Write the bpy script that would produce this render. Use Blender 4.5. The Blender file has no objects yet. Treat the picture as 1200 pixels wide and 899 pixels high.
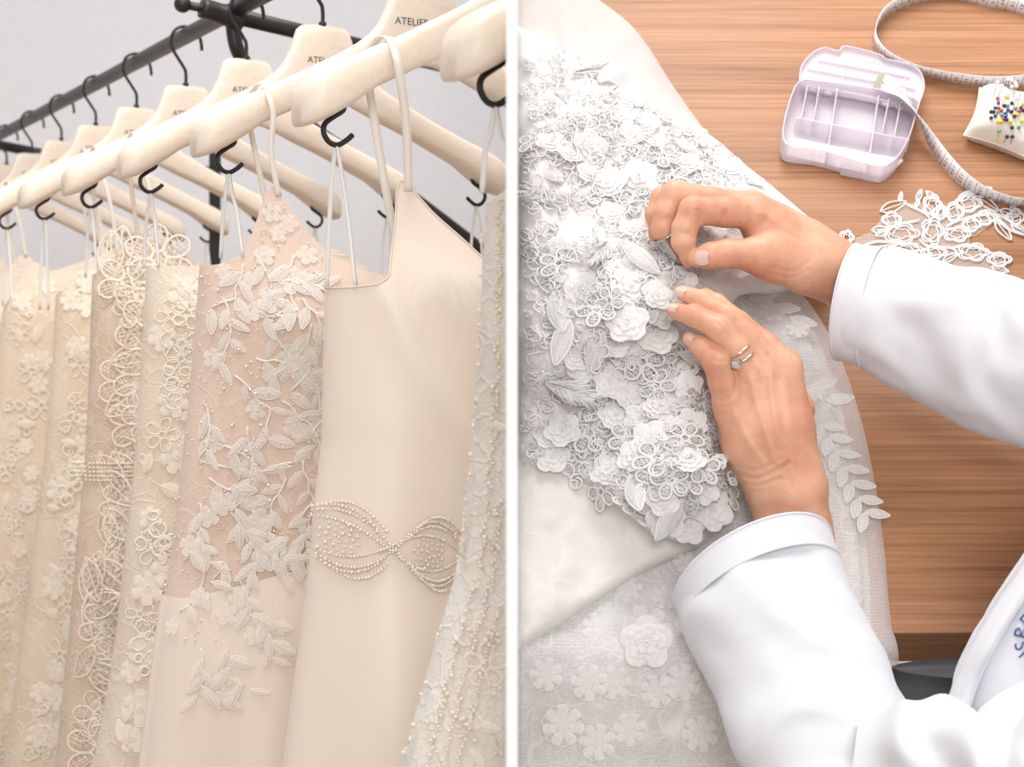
import bpy, bmesh, math, random
import numpy as np
from mathutils import Vector, Matrix, noise as mnoise

random.seed(7)
RNG = np.random.default_rng(7)
SC = bpy.context.scene
COL = SC.collection
F = 1800.0            # focal length in pixels of the 1200x899 frame
HZ = 371.0            # horizon row
CZ = 1.33             # camera height

# ------------------------------------------------------------------ camera
cam = bpy.data.cameras.new('camera')
cam.sensor_width = 36.0
cam.lens = F / 1200.0 * 36.0
cam.shift_y = -(449.5 - HZ) / 1200.0
cam.clip_start = 0.02
cam.dof.use_dof = True
cam.dof.focus_distance = 1.27
cam.dof.aperture_fstop = 11.0
camo = bpy.data.objects.new('camera', cam)
camo.location = (0, 0, CZ)
camo.rotation_euler = (math.pi / 2, 0, 0)
COL.objects.link(camo)
SC.camera = camo

# ------------------------------------------------------------------ light
world = bpy.data.worlds.new('studio_daylight')
SC.world = world
world.use_nodes = True
world.node_tree.nodes['Background'].inputs[0].default_value = (1.0, 0.985, 0.975, 1)
world.node_tree.nodes['Background'].inputs[1].default_value = 0.56


def area(name, loc, aim, size, power, color=(1, 1, 1)):
    l = bpy.data.lights.new(name, 'AREA')
    l.shape = 'SQUARE'
    l.size = size
    l.energy = power
    l.color = color
    o = bpy.data.objects.new(name, l)
    o.location = loc
    o.rotation_euler = (Vector(aim) - Vector(loc)).to_track_quat('-Z', 'Y').to_euler()
    COL.objects.link(o)
    return o


area('ceiling_softbox', (-0.1, 1.15, 3.2), (-0.1, 1.3, 1.3), 1.3, 44, (1, 0.985, 0.97))
area('window_light', (0.12, -1.7, 2.1), (0.0, 1.4, 1.3), 0.9, 30, (1, 0.99, 0.98))

vs = SC.view_settings
vs.view_transform = 'Standard'
vs.look = 'None'
vs.gamma = 1.0
vs.use_curve_mapping = False
vs.exposure = 0.30


# ------------------------------------------------------------------ helpers
def P(px, py, d):
    return np.array([(px - 600.0) / F * d, d, CZ - (py - HZ) / F * d])


def srgb(r, g, b):
    def c(v):
        v = v / 255.0
        return v / 12.92 if v <= 0.04045 else ((v + 0.055) / 1.055) ** 2.4
    return (c(r), c(g), c(b), 1.0)


def tag(o, label=None, cat=None, group=None, kind=None):
    if label: o['label'] = label
    if cat: o['category'] = cat
    if group: o['group'] = group
    if kind: o['kind'] = kind
    return o


def root(name, loc, label, cat, group=None, rot=None):
    o = bpy.data.objects.new(name, None)
    o.empty_display_size = 0.05
    COL.objects.link(o)
    if rot is not None:
        o.matrix_world = Matrix.Translation(Vector(loc)) @ rot.to_4x4()
    else:
        o.location = Vector(loc)
    o['_m'] = 0
    del o['_m']
    return tag(o, label, cat, group)


def rmat(o):
    # world matrix of an unparented / once or twice parented object built here
    m = o.matrix_basis.copy()
    p = o.parent
    while p is not None:
        m = p.matrix_basis @ m
        p = p.parent
    return m


def mesh_data(name, v, f, mat, smooth=True):
    me = bpy.data.meshes.new(name)
    v = np.asarray(v, dtype=float)
    if isinstance(f, np.ndarray):
        f = f.tolist()
    me.from_pydata(v.tolist(), [], f)
    if smooth:
        me.polygons.foreach_set('use_smooth', [True] * len(me.polygons))
    if mat is not None:
        me.materials.append(mat)
    me.update()
    return me


def put(name, me, parent=None, matrix=None):
    """link mesh data as an object; matrix is a WORLD matrix"""
    o = bpy.data.objects.new(name, me)
    COL.objects.link(o)
    if parent is not None:
        o.parent = parent
        if matrix is not None:
            o.matrix_basis = rmat(parent).inverted() @ matrix
    elif matrix is not None:
        o.matrix_basis = matrix
    return o


def part(name, v, f, mat, parent, smooth=True, clip=None):
    """v in WORLD coordinates; the mesh gets its parent's origin"""
    v = np.asarray(v, dtype=float)
    if clip is not None:
        v, f = clip_x(v, f, clip)
        if len(v) == 0:
            return None
    if parent is None:
        c = v.mean(0); c[2] = v[:, 2].min()
        me = mesh_data(name, v - c, f, mat, smooth)
        o = put(name, me); o.location = Vector(c)
        return o
    m = np.array(rmat(parent).inverted())
    vl = v @ m[:3, :3].T + m[:3, 3]
    return put(name, mesh_data(name, vl, f, mat, smooth), parent)


def clip_x(v, f, xlim):
    """keep the side x<=xlim (xlim<0) or x>=xlim (xlim>0)"""
    bm = bmesh.new()
    bv = [bm.verts.new(p) for p in np.asarray(v, dtype=float).tolist()]
    for q in f:
        try:
            bm.faces.new([bv[i] for i in q])
        except ValueError:
            pass
    s = 1 if xlim < 0 else -1
    g = bm.verts[:] + bm.edges[:] + bm.faces[:]
    bmesh.ops.bisect_plane(bm, geom=g, plane_co=(xlim, 0, 0), plane_no=(s, 0, 0), clear_outer=True)
    bm.verts.index_update()
    vv = np.array([p.co[:] for p in bm.verts]) if len(bm.verts) else np.zeros((0, 3))
    ff = [[w.index for w in q.verts] for q in bm.faces]
    bm.free()
    return vv, ff


def grid_faces(nr, nc, close_c=False, close_r=False):
    f = []
    for i in range(nr if close_r else nr - 1):
        i2 = (i + 1) % nr
        for j in range(nc if close_c else nc - 1):
            j2 = (j + 1) % nc
            f.append([i * nc + j, i * nc + j2, i2 * nc + j2, i2 * nc + j])
    return f


def catmull(pts, n):
    """smooth curve through pts, n samples per span"""
    p = np.asarray(pts, dtype=float)
    q = np.vstack([2 * p[0] - p[1], p, 2 * p[-1] - p[-2]])
    out = []
    for i in range(1, len(q) - 2):
        for t in np.linspace(0, 1, n, endpoint=False):
            a, b, c, d = q[i - 1], q[i], q[i + 1], q[i + 2]
            out.append(0.5 * ((2 * b) + (c - a) * t + (2 * a - 5 * b + 4 * c - d) * t * t + (3 * b - a - 3 * c + d) * t ** 3))
    out.append(p[-1])
    return np.array(out)


def tube(pts, r, seg=8, closed=False, cap=True):
    p = np.asarray(pts, dtype=float)
    n = len(p)
    r = np.full(n, r) if np.isscalar(r) else np.asarray(r)
    if closed:
        t = np.roll(p, -1, 0) - np.roll(p, 1, 0)
    else:
        t = np.gradient(p, axis=0)
    t = t / np.maximum(np.linalg.norm(t, axis=1, keepdims=True), 1e-12)
    ref = np.array([0, 0, 1.0]) if abs(t[0][2]) < 0.9 else np.array([1.0, 0, 0])
    a = np.cross(t[0], ref); a /= np.linalg.norm(a)
    v = []
    for i in range(n):
        a = a - t[i] * np.dot(a, t[i]); a /= max(np.linalg.norm(a), 1e-9)
        b = np.cross(t[i], a)
        for k in range(seg):
            g = 2 * math.pi * k / seg
            v.append(p[i] + r[i] * (math.cos(g) * a + math.sin(g) * b))
    f = grid_faces(n, seg, True, closed)
    if cap and not closed:
        f.append(list(range(seg))[::-1]); f.append([(n - 1) * seg + k for k in range(seg)])
    return np.array(v), f


def ribbon(pts, wv, width, thick=0.0006):
    """flat band along pts; wv = width direction per point (or one)"""
    p = np.asarray(pts, dtype=float); n = len(p)
    wv = np.asarray(wv, dtype=float)
    if wv.ndim == 1: wv = np.tile(wv, (n, 1))
    t = np.gradient(p, axis=0); t /= np.maximum(np.linalg.norm(t, axis=1, keepdims=True), 1e-12)
    wv = wv - t * (wv * t).sum(1, keepdims=True)
    wv /= np.maximum(np.linalg.norm(wv, axis=1, keepdims=True), 1e-9)
    nn = np.cross(t, wv)
    v = np.stack([p - wv * width / 2 - nn * thick, p + wv * width / 2 - nn * thick,
                  p + wv * width / 2 + nn * thick, p - wv * width / 2 + nn * thick], 1).reshape(-1, 3)
    f = grid_faces(n, 4, True)
    f += [[3, 2, 1, 0], [(n - 1) * 4 + k for k in range(4)]]
    return v, f


def join(lst):
    v = []; f = []; o = 0
    for a, b in lst:
        a = np.asarray(a); v.append(a)
        f += [[i + o for i in q] for q in b]
        o += len(a)
    return np.vstack(v), f


def box(lo, hi):
    x0, y0, z0 = lo; x1, y1, z1 = hi
    v = [(x0, y0, z0), (x1, y0, z0), (x1, y1, z0), (x0, y1, z0), (x0, y0, z1), (x1, y0, z1), (x1, y1, z1), (x0, y1, z1)]
    f = [[0, 3, 2, 1], [4, 5, 6, 7], [0, 1, 5, 4], [1, 2, 6, 5], [2, 3, 7, 6], [3, 0, 4, 7]]
    return np.array(v, dtype=float), f


def uvsphere(c, r, nu=10, nv=6):
    c = np.asarray(c, dtype=float)
    v = [c + np.array([0, 0, r])]
    for i in range(1, nv):
        th = math.pi * i / nv
        for j in range(nu):
            ph = 2 * math.pi * j / nu
            v.append(c + r * np.array([math.sin(th) * math.cos(ph), math.sin(th) * math.sin(ph), math.cos(th)]))
    v.append(c - np.array([0, 0, r]))
    f = [[0, 1 + j, 1 + (j + 1) % nu] for j in range(nu)]
    for i in range(nv - 2):
        for j in range(nu):
            a = 1 + i * nu + j; b = 1 + i * nu + (j + 1) % nu
            f.append([a, a + nu, b + nu, b])
    l = len(v) - 1; s = 1 + (nv - 2) * nu
    f += [[l, s + (j + 1) % nu, s + j] for j in range(nu)]
    return np.array(v), f


ICO_V, ICO_F = None, None


def beads(centres, r):
    """many small beads joined in one mesh"""
    global ICO_V, ICO_F
    if ICO_V is None:
        g = (1 + 5 ** 0.5) / 2
        ICO_V = np.array([(-1, g, 0), (1, g, 0), (-1, -g, 0), (1, -g, 0), (0, -1, g), (0, 1, g), (0, -1, -g), (0, 1, -g), (g, 0, -1), (g, 0, 1), (-g, 0, -1), (-g, 0, 1)]) / math.sqrt(1 + g * g)
        ICO_F = [[0, 11, 5], [0, 5, 1], [0, 1, 7], [0, 7, 10], [0, 10, 11], [1, 5, 9], [5, 11, 4], [11, 10, 2], [10, 7, 6], [7, 1, 8], [3, 9, 4], [3, 4, 2], [3, 2, 6], [3, 6, 8], [3, 8, 9], [4, 9, 5], [2, 4, 11], [6, 2, 10], [8, 6, 7], [9, 8, 1]]
    c = np.asarray(centres, dtype=float); n = len(c)
    rr = np.full(n, r) if np.isscalar(r) else np.asarray(r)
    v = (c[:, None, :] + ICO_V[None] * rr[:, None, None]).reshape(-1, 3)
    f = (np.array(ICO_F)[None] + 12 * np.arange(n)[:, None, None]).reshape(-1, 3)
    return v, f.tolist()


def frame(p, nrm, ang=0.0, scale=1.0, up=(0, 0, 1)):
    """world matrix: local z = nrm, local y = 'up' turned by ang about nrm"""
    n = Vector(nrm).normalized()
    u = Vector(up); u = u - n * u.dot(n)
    if u.length < 1e-6: u = Vector((1, 0, 0))
    u.normalize()
    x = u.cross(n)
    c, s = math.cos(ang), math.sin(ang)
    yy = u * c - x * s
    xx = x * c + u * s
    if np.isscalar(scale): scale = (scale,) * 3
    m = Matrix((xx * scale[0], yy * scale[1], n * scale[2])).transposed().to_4x4()
    m.translation = Vector(p)
    return m


def fbm(p, octv=3):
    return mnoise.fractal(Vector(p), 1.0, 2.0, octv)


# ------------------------------------------------------------------ materials
class NB:
    def __init__(self, name):
        self.m = bpy.data.materials.new(name)
        self.m.use_nodes = True
        self.t = self.m.node_tree
        self.t.nodes.clear()
        self.out = self.t.nodes.new('ShaderNodeOutputMaterial')

    def n(self, typ, **kw):
        nd = self.t.nodes.new(typ)
        for k, v in kw.items():
            if k.startswith('i_'):
                key = k[2:]
                key = int(key) if key.isdigit() else key.replace('_', ' ')
                s = nd.inputs[key]
                if hasattr(v, 'node'): self.t.links.new(v, s)
                else: s.default_value = v
            else:
                setattr(nd, k, v)
        return nd

    def math(self, op, a, b=0.0, c=None, clamp=False):
        nd = self.t.nodes.new('ShaderNodeMath'); nd.operation = op; nd.use_clamp = clamp
        for i, x in enumerate((a, b) if c is None else (a, b, c)):
            if hasattr(x, 'node'): self.t.links.new(x, nd.inputs[i])
            else: nd.inputs[i].default_value = x
        return nd.outputs[0]

    def mix(self, fac, a, b):
        nd = self.t.nodes.new('ShaderNodeMix'); nd.data_type = 'RGBA'
        for i, x in ((0, fac), (6, a), (7, b)):
            if hasattr(x, 'node'): self.t.links.new(x, nd.inputs[i])
            else: nd.inputs[i].default_value = x
        return nd.outputs[2]

    def ramp(self, fac, *stops):
        nd = self.t.nodes.new('ShaderNodeValToRGB')
        self.t.links.new(fac, nd.inputs[0])
        el = nd.color_ramp.elements
        while len(el) < len(stops): el.new(0.5)
        for e, (p, c) in zip(el, stops):
            e.position = p
            e.color = c if len(c) == 4 else (*c, 1)
        return nd.outputs[0]

    def coord(self, scale=(1, 1, 1), rot=(0, 0, 0), kind='Object'):
        tc = self.n('ShaderNodeTexCoord')
        mp = self.n('ShaderNodeMapping')
        self.t.links.new(tc.outputs[kind], mp.inputs[0])
        mp.inputs['Scale'].default_value = scale
        mp.inputs['Rotation'].default_value = rot
        return mp.outputs[0]

    def noise(self, co, scale, detail=3, rough=0.5, dist=0.0):
        nd = self.n('ShaderNodeTexNoise', i_Scale=scale, i_Detail=detail, i_Roughness=rough, i_Distortion=dist)
        self.t.links.new(co, nd.inputs['Vector'])
        return nd.outputs['Fac']

    def vor(self, co, scale, feature='DISTANCE_TO_EDGE', rnd=1.0):
        nd = self.n('ShaderNodeTexVoronoi', feature=feature, i_Scale=scale, i_Randomness=rnd)
        self.t.links.new(co, nd.inputs['Vector'])
        return nd.outputs['Distance']

    def warp(self, co, scale, amt):
        nd = self.n('ShaderNodeTexNoise', i_Scale=scale, i_Detail=2.0)
        self.t.links.new(co, nd.inputs['Vector'])
        vm = self.n('ShaderNodeVectorMath', operation='MULTIPLY_ADD')
        self.t.links.new(nd.outputs['Color'], vm.inputs[0])
        vm.inputs[1].default_value = (amt,) * 3
        self.t.links.new(co, vm.inputs[2])
        return vm.outputs[0]

    def line(self, d, w):
        """1 on the line (distance<w) to 0 past it"""
        return self.math('SUBTRACT', 1.0, self.math('DIVIDE', d, w), clamp=True)

    def bump(self, h, strength, dist=0.001):
        nd = self.n('ShaderNodeBump', i_Strength=strength, i_Distance=dist)
        self.t.links.new(h, nd.inputs['Height'])
        return nd.outputs[0]

    def done(self, shader):
        self.t.links.new(shader, self.out.inputs[0])
        return self.m


def principled(b, col, rough=0.5, normal=None, **kw):
    nd = b.n('ShaderNodeBsdfPrincipled')
    for key, v in (('Base Color', col), ('Roughness', rough), ('Normal', normal)):
        if v is None: continue
        if hasattr(v, 'node'): b.t.links.new(v, nd.inputs[key])
        else: nd.inputs[key].default_value = v
    for k, v in kw.items():
        s = nd.inputs[k.replace('_', ' ')]
        if hasattr(v, 'node'): b.t.links.new(v, s)
        else: s.default_value = v
    return nd.outputs[0]


def simple(name, col, rough=0.5, **kw):
    b = NB(name)
    n = b.noise(b.coord(), 35, 3)
    c2 = tuple(min(1, x * 0.93) for x in col[:3]) + (1,)
    return b.done(principled(b, b.mix(n, col, c2), rough, **kw))


def cloth(name, col, rough=0.7, transl=0.22, weave=900, bump=0.15, sheen=0.3, fold_bump=0.0, spec=0.3):
    b = NB(name)
    co = b.coord()
    n = b.noise(co, weave, 2)
    h = n
    if fold_bump:
        h = b.math('MULTIPLY_ADD', b.noise(co, 14, 4), fold_bump, n)
    nm = b.bump(h, bump, 0.002)
    big = b.noise(co, 9, 3)
    c = b.mix(b.math('MULTIPLY', big, 0.5), col, tuple(x * 0.95 for x in col[:3]) + (1,))
    p = principled(b, c, rough, nm, Sheen_Weight=sheen, Specular_IOR_Level=spec)
    tr = b.n('ShaderNodeBsdfTranslucent', i_0=c)
    ms = b.n('ShaderNodeMixShader', i_0=transl, i_1=p, i_2=tr.outputs[0])
    return b.done(ms.outputs[0])


def lace_cloth(name, col, lace, scale=60, amt=0.7, fine=420, bump=0.5, transl=0.2, rough=0.75, sheen=0.25):
    """cloth with corded lace over it: raised cords and a fine net between them"""
    b = NB(name)
    co = b.coord()
    w = b.warp(co, scale * 0.5, 1.2 / scale)
    d1 = b.vor(w, scale)
    cords = b.line(d1, 0.09)
    d2 = b.vor(b.warp(co, scale, 0.8 / scale), scale * 2.3)
    cords2 = b.line(d2, 0.12)
    blob = b.ramp(b.noise(w, scale * 0.33, 2), (0.42, (0, 0, 0)), (0.56, (1, 1, 1)))
    net = b.line(b.vor(co, fine, rnd=0.35), 0.16)
    c2 = b.math('MULTIPLY', cords2, blob)
    m = b.math('MAXIMUM', cords, c2)
    m = b.math('MAXIMUM', m, b.math('MULTIPLY', blob, 0.45))
    m = b.math('MAXIMUM', m, b.math('MULTIPLY', net, 0.3))
    c = b.mix(b.math('MULTIPLY', m, amt), col, lace)
    nm = b.bump(m, bump, 0.0015)
    p = principled(b, c, rough, nm, Sheen_Weight=sheen, Specular_IOR_Level=0.3)
    tr = b.n('ShaderNodeBsdfTranslucent', i_0=c)
    ms = b.n('ShaderNodeMixShader', i_0=transl, i_1=p, i_2=tr.outputs[0])
    return b.done(ms.outputs[0])


def sheer(name, col, alpha=0.55, net=700, lace=0, lace_alpha=0.95, bump=0.3):
    """see-through net, with denser lace figures when lace > 0 (their scale)"""
    b = NB(name)
    co = b.coord()
    n = b.line(b.vor(co, net, rnd=0.3), 0.22)
    a = b.math('MULTIPLY_ADD', n, 0.25, alpha)
    h = n
    if lace:
        w = b.warp(co, lace * 0.45, 1.3 / lace)
        iso = b.math('ABSOLUTE', b.math('SUBTRACT', b.math('FRACT', b.math('MULTIPLY', b.noise(w, lace * 0.55, 1), 5.0)), 0.5))
        cords = b.math('MAXIMUM', b.line(iso, 0.10), b.math('MULTIPLY', b.line(b.vor(w, lace * 1.4), 0.06), 0.7))
        fill = b.ramp(b.noise(w, lace * 0.28, 2), (0.5, (0, 0, 0)), (0.56, (1, 1, 1)))
        c2 = b.math('MULTIPLY', b.line(b.vor(w, lace * 2.6), 0.10), fill)
        m = b.math('MAXIMUM', b.math('MULTIPLY', cords, 0.9), b.math('MAXIMUM', c2, b.math('MULTIPLY', fill, 0.35)))
        h = b.math('MULTIPLY_ADD', m, 2.0, n)
        a = b.math('MAXIMUM', a, b.math('MULTIPLY_ADD', m, lace_alpha - alpha, alpha))
        grey = tuple(x * 0.93 for x in col[:3]) + (1,)
        c = b.mix(m, grey, col)
    else:
        c = col
    a = b.math('MINIMUM', a, 1.0)
    nm = b.bump(h, bump, 0.001) if bump else None
    p = principled(b, c, 0.7, nm, Sheen_Weight=0.2, Specular_IOR_Level=0.25)
    tl = b.n('ShaderNodeBsdfTranslucent')
    if hasattr(c, 'node'): b.t.links.new(c, tl.inputs[0])
    else: tl.inputs[0].default_value = c
    m1 = b.n('ShaderNodeMixShader', i_0=0.3, i_1=p, i_2=tl.outputs[0])
    tr = b.n('ShaderNodeBsdfTransparent')
    ms = b.n('ShaderNodeMixShader', i_0=a, i_1=tr.outputs[0], i_2=m1.outputs[0])
    return b.done(ms.outputs[0])


def wood_mat(name, light, dark, along=0, k=1.0, rough=0.42):
    b = NB(name)
    s1 = [70.0 * k] * 3; s1[along] = 2.2 * k
    s2 = [260.0 * k] * 3; s2[along] = 4.5 * k
    s3 = [14.0 * k] * 3; s3[along] = 0.7 * k
    n1 = b.noise(b.coord(s1), 1.0, 4, 0.6, 0.4)
    n2 = b.noise(b.coord(s2), 1.0, 3, 0.6)
    n3 = b.noise(b.coord(s3), 1.0, 2, 0.5)
    g = b.math('ADD', b.math('MULTIPLY', n1, 0.36), b.math('ADD', b.math('MULTIPLY', n2, 0.48), b.math('MULTIPLY', n3, 0.16)))
    mid = tuple(0.5 * (x + y) for x, y in zip(light, dark))
    c = b.ramp(g, (0.36, dark), (0.47, mid), (0.60, light))
    return b.done(principled(b, c, rough, b.bump(g, 0.12, 0.001), Specular_IOR_Level=0.35))


M = {}
M['wall'] = simple('wall_paint', srgb(246, 245, 248), 0.9)
M['partition'] = simple('partition_paint', (0.97, 0.97, 0.97, 1), 0.8)
M['floor'] = wood_mat('floor_wood', srgb(190, 170, 150), srgb(165, 142, 120), 0, 0.4)
M['black_metal'] = simple('black_metal', srgb(24, 21, 22), 0.42)
M['rail_metal'] = simple('rail_metal', srgb(30, 23, 23), 0.42)
M['hanger_wood'] = wood_mat('hanger_wood', srgb(236, 222, 206), srgb(228, 210, 191), 0, 0.8, 0.38)
M['print'] = simple('print_ink', srgb(92, 84, 82), 0.8)
M['strap'] = cloth('strap_satin', srgb(248, 241, 232), 0.45, 0.2, 1500, 0.05)
M['strap_white'] = cloth('ribbon_white', srgb(248, 246, 243), 0.45, 0.25, 1500, 0.05)
M['satin'] = cloth('ivory_satin', srgb(234, 219, 204), 0.42, 0.12, 1800, 0.03, 0.15, spec=0.35)
M['nude'] = lace_cloth('nude_tulle', srgb(226, 203, 187), srgb(238, 222, 209), 38, 0.35, 700, 0.25)
M['ivory_lace'] = lace_cloth('ivory_lace', srgb(240, 224, 206), srgb(249, 239, 225), 55, 0.8, 500, 0.5, 0.34)
M['cream_lace'] = lace_cloth('cream_lace', srgb(240, 222, 200), srgb(249, 238, 221), 48, 0.8, 520, 0.5, 0.34)
M['guipure'] = lace_cloth('guipure_lace', srgb(226, 203, 181), srgb(243, 228, 212), 75, 0.8, 600, 0.5, 0.3)
M['beaded_lace'] = lace_cloth('beaded_lace', srgb(232, 223, 213), srgb(242, 236, 229), 60, 0.75, 420, 0.6)
M['applique'] = cloth('applique_thread', srgb(249, 243, 235), 0.5, 0.25, 9, 0.0, 0.3)
M['applique_cream'] = cloth('applique_cream', srgb(250, 241, 228), 0.6, 0.25, 9, 0.0, 0.3)
M['leaf_sheer'] = sheer('leaf_organza', srgb(250, 244, 237), 0.55, 26, bump=0)
M['cream_sheer'] = sheer('cream_organza', srgb(252, 244, 232), 0.7, 26, bump=0)
M['cord'] = cloth('corded_thread', srgb(244, 230, 214), 0.7, 0.15, 9, 0.1)
M['pearl'] = simple('pearl_bead', srgb(232, 218, 201), 0.18, Coat_Weight=0.6)
M['sequin'] = simple('sequin', (0.95, 0.95, 0.95, 1), 0.08, Metallic=0.85)

# ================================================================== setting
def struct(name, v, f, mat, label, cat):
    o = part(name, v, f, mat, None, smooth=False)
    return tag(o, label, cat, kind='structure')


struct('floor', *box((-4.5, -2.5, -0.05), (4.0, 4.3, 0.0)), M['floor'], 'pale wooden floor under the rack and the worktable', 'floor')
struct('wall_back', *box((-4.5, 4.3, 0.0), (4.0, 4.4, 3.4)), M['wall'], 'plain light grey wall behind the clothes rack', 'wall')
XP = 0.0026
struct('wall_partition', *box((-XP, 0.72, 0.0), (XP, 4.3, 2.35)), M['partition'], 'thin white partition seen edge-on between the rack and the worktable', 'partition')

# ================================================================== the clothes rack
CU, SU = 0.8743, 0.4853            # hangers run along U, the rail along V
U = np.array([CU, SU, 0.0]); V = np.array([SU, -CU, 0.0]); Z = np.array([0, 0, 1.0])
ZR = 1.712                          # rail axis height
ZH = 1.644                          # top of the hanger plates


def hang(k):
    s = 1 + 0.13 * (k - 2)
    d = 1.66 * s
    x = (-399 + 777 / s - 600) / F * d
    return np.array([x, d, 0.0])


def W3(k, u, v, z):
    """world point for hanger k, along-hanger u, along-rail v (towards camera), height z"""
    return hang(k) + np.multiply.outer(u, U) + np.multiply.outer(v, V) + np.multiply.outer(z, Z)


def prof(k, px, py, v=0.0):
    X, D, _ = hang(k)
    q = (px - 600) / F
    u = (q * (D - CU * v) - X - SU * v) / (CU - q * SU)
    d = D + SU * u - CU * v
    return u, CZ - (py - HZ) / F * d


rail_a = W3(12, 0, 0, ZR); rail_b = W3(-0.32, 0, 0, ZR)
rk = root('garment_rack', (W3(3, 0, 0, 0)), 'dark metal garment rack carrying the row of pale hangers', 'clothes rack')
part('rail', *tube([rail_a, rail_b], 0.0108, 20), M['rail_metal'], rk, clip=-XP)
T0 = W3(3.12, 0, 0, ZR)
# cross bar through the connector, with a ball finial at its left end
cb0 = P(214, 5, 1.88); cb1 = P(592, 94, 2.45)
dirc = (cb1 - cb0) / np.linalg.norm(cb1 - cb0)
part('cross_bar', *tube([P(246, 12, 1.89), cb1 + dirc * 0.0], 0.0105, 16), M['rail_metal'], rk, clip=-XP)
part('finial_stem', *tube([cb0, P(248, 12, 1.89)], 0.0055, 12), M['rail_metal'], rk)
part('finial', *uvsphere(cb0, 0.0105, 18, 12), M['rail_metal'], rk)
part('connector', *tube(catmull([P(236, 9, 1.885), P(262, 17, 1.90), P(285, 24, 1.91)], 5), [0.0125] * 5 + [0.0135] * 6, 16), M['rail_metal'], rk)
br = catmull([P(272, 12, 1.915), P(274, 40, 1.915), P(279, 60, 1.92), P(292, 80, 1.94), P(322, 112, 2.0), P(362, 147, 2.08), P(430, 193, 2.2), P(500, 243, 2.33), P(575, 300, 2.47)], 10)
part('brace', *tube(br, 0.0092, 14), M['rail_metal'], rk)
part('post', *box(P(252, 300, 2.62) - [0.009, 0.006, 2.62 * 0 + (P(252, 300, 2.62)[2])], P(252, 176, 2.62) + [0.009, 0.006, 0]), M['black_metal'], rk, smooth=False)
part('post_bracket', *tube([P(226, 197, 2.6), P(252, 201, 2.6)], 0.007, 10), M['black_metal'], rk)
part('lower_bar', *tube([P(-60, 158, 3.5), P(48, 180, 3.3)], 0.011, 12), M['rail_metal'], rk)
part('end_post', *tube([W3(12, 0, 0, ZR), W3(12, 0, 0, 0.02)], 0.012, 12), M['rail_metal'], rk)
part('base_foot', *tube([W3(12, -0.28, 0, 0.014), W3(12, 0.28, 0, 0.014)], 0.013, 12), M['rail_metal'], rk)
part('base_foot', *tube([P(252, 300, 2.62) * [1, 1, 0] + [-0.25, 0.02, 0.014], P(252, 300, 2.62) * [1, 1, 0] + [0.25, 0.02, 0.014]], 0.013, 12), M['rail_metal'], rk)


# ---- hangers
HS = [(0, 0.0, -0.078, 0.0085), (0.012, 0.0005, -0.079, 0.0085), (0.024, -0.001, -0.082, 0.0085), (0.029, -0.005, -0.084, 0.0088), (0.032, -0.013, -0.085, 0.009), (0.036, -0.026, -0.087, 0.0093),
      (0.043, -0.041, -0.090, 0.0098), (0.052, -0.052, -0.094, 0.0105), (0.065, -0.062, -0.100, 0.0112), (0.085, -0.074, -0.108, 0.012), (0.11, -0.087, -0.119, 0.0135), (0.135, -0.100, -0.131, 0.0155), (0.16, -0.112, -0.143, 0.0185),
      (0.18, -0.121, -0.157, 0.023), (0.195, -0.128, -0.166, 0.025), (0.206, -0.134, -0.172, 0.025), (0.214, -0.1405, -0.175, 0.0225), (0.219, -0.147, -0.1755, 0.018), (0.2215, -0.154, -0.174, 0.011)]
ARM_TOP = lambda u: float(np.interp(abs(u), [h[0] for h in HS], [h[1] for h in HS]))
ARM_BOT = lambda u: float(np.interp(abs(u), [h[0] for h in HS], [h[2] for h in HS]))


def hanger_mesh():
    rows = [(-h[0], h[1], h[2], h[3]) for h in HS[:0:-1]] + list(HS)
    n = 18; v = []
    for u, zt, zb, t in rows:
        zc, hh = (zt + zb) / 2, (zt - zb) / 2
        curve = 0.10 * u * u                      # the arms bow slightly towards the camera side
        for j in range(n):
            a = 2 * math.pi * j / n
            c, s = math.cos(a), math.sin(a)
            e = 0.55
            v.append((u, t * math.copysign(abs(c) ** e, c) + curve, zc + hh * math.copysign(abs(s) ** e, s)))
    f = grid_faces(len(rows), n, True)
    f += [list(range(n))[::-1], [(len(rows) - 1) * n + j for j in range(n)]]
    return np.array(v), f


HV, HF = hanger_mesh()


def hw(k, v):                                     # hanger-local (u, v, z below plate top) -> world
    v = np.asarray(v, dtype=float)
    return W3(k, v[:, 0], v[:, 1], ZH + v[:, 2])


hook_path = catmull([(0, 0, -0.004), (0, 0, 0.018), (-0.004, 0, 0.027), (-0.0165, 0, 0.046), (-0.0205, 0, 0.058), (-0.017, 0, 0.072), (-0.008, 0, 0.0795), (0.003, 0, 0.0805), (0.013, 0, 0.0765), (0.0195, 0, 0.068), (0.022, 0, 0.058), (0.0225, 0, 0.050)], 6)
sh = np.array([(0.006, 0, 0.006), (0.005, 0, -0.002), (-0.002, 0, -0.007), (-0.0095, 0, -0.013), (-0.0105, 0, -0.020), (-0.006, 0, -0.0265), (0.001, 0, -0.028), (0.008, 0, -0.024), (0.0125, 0, -0.020)])


def text_mesh(body, size):
    cu = bpy.data.curves.new('lettering', 'FONT')
    cu.body = body; cu.size = size; cu.align_x = 'CENTER'; cu.align_y = 'CENTER'
    cu.extrude = 0.0; cu.resolution_u = 3
    o = bpy.data.objects.new('lettering', cu); COL.objects.link(o)
    me = o.evaluated_get(bpy.context.evaluated_depsgraph_get()).to_mesh()
    v = np.array([p.co[:] for p in me.vertices]); f = [list(p.vertices) for p in me.polygons]
    o.evaluated_get(bpy.context.evaluated_depsgraph_get()).to_mesh_clear()
    bpy.data.objects.remove(o); bpy.data.curves.remove(cu)
    return v, f


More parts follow.
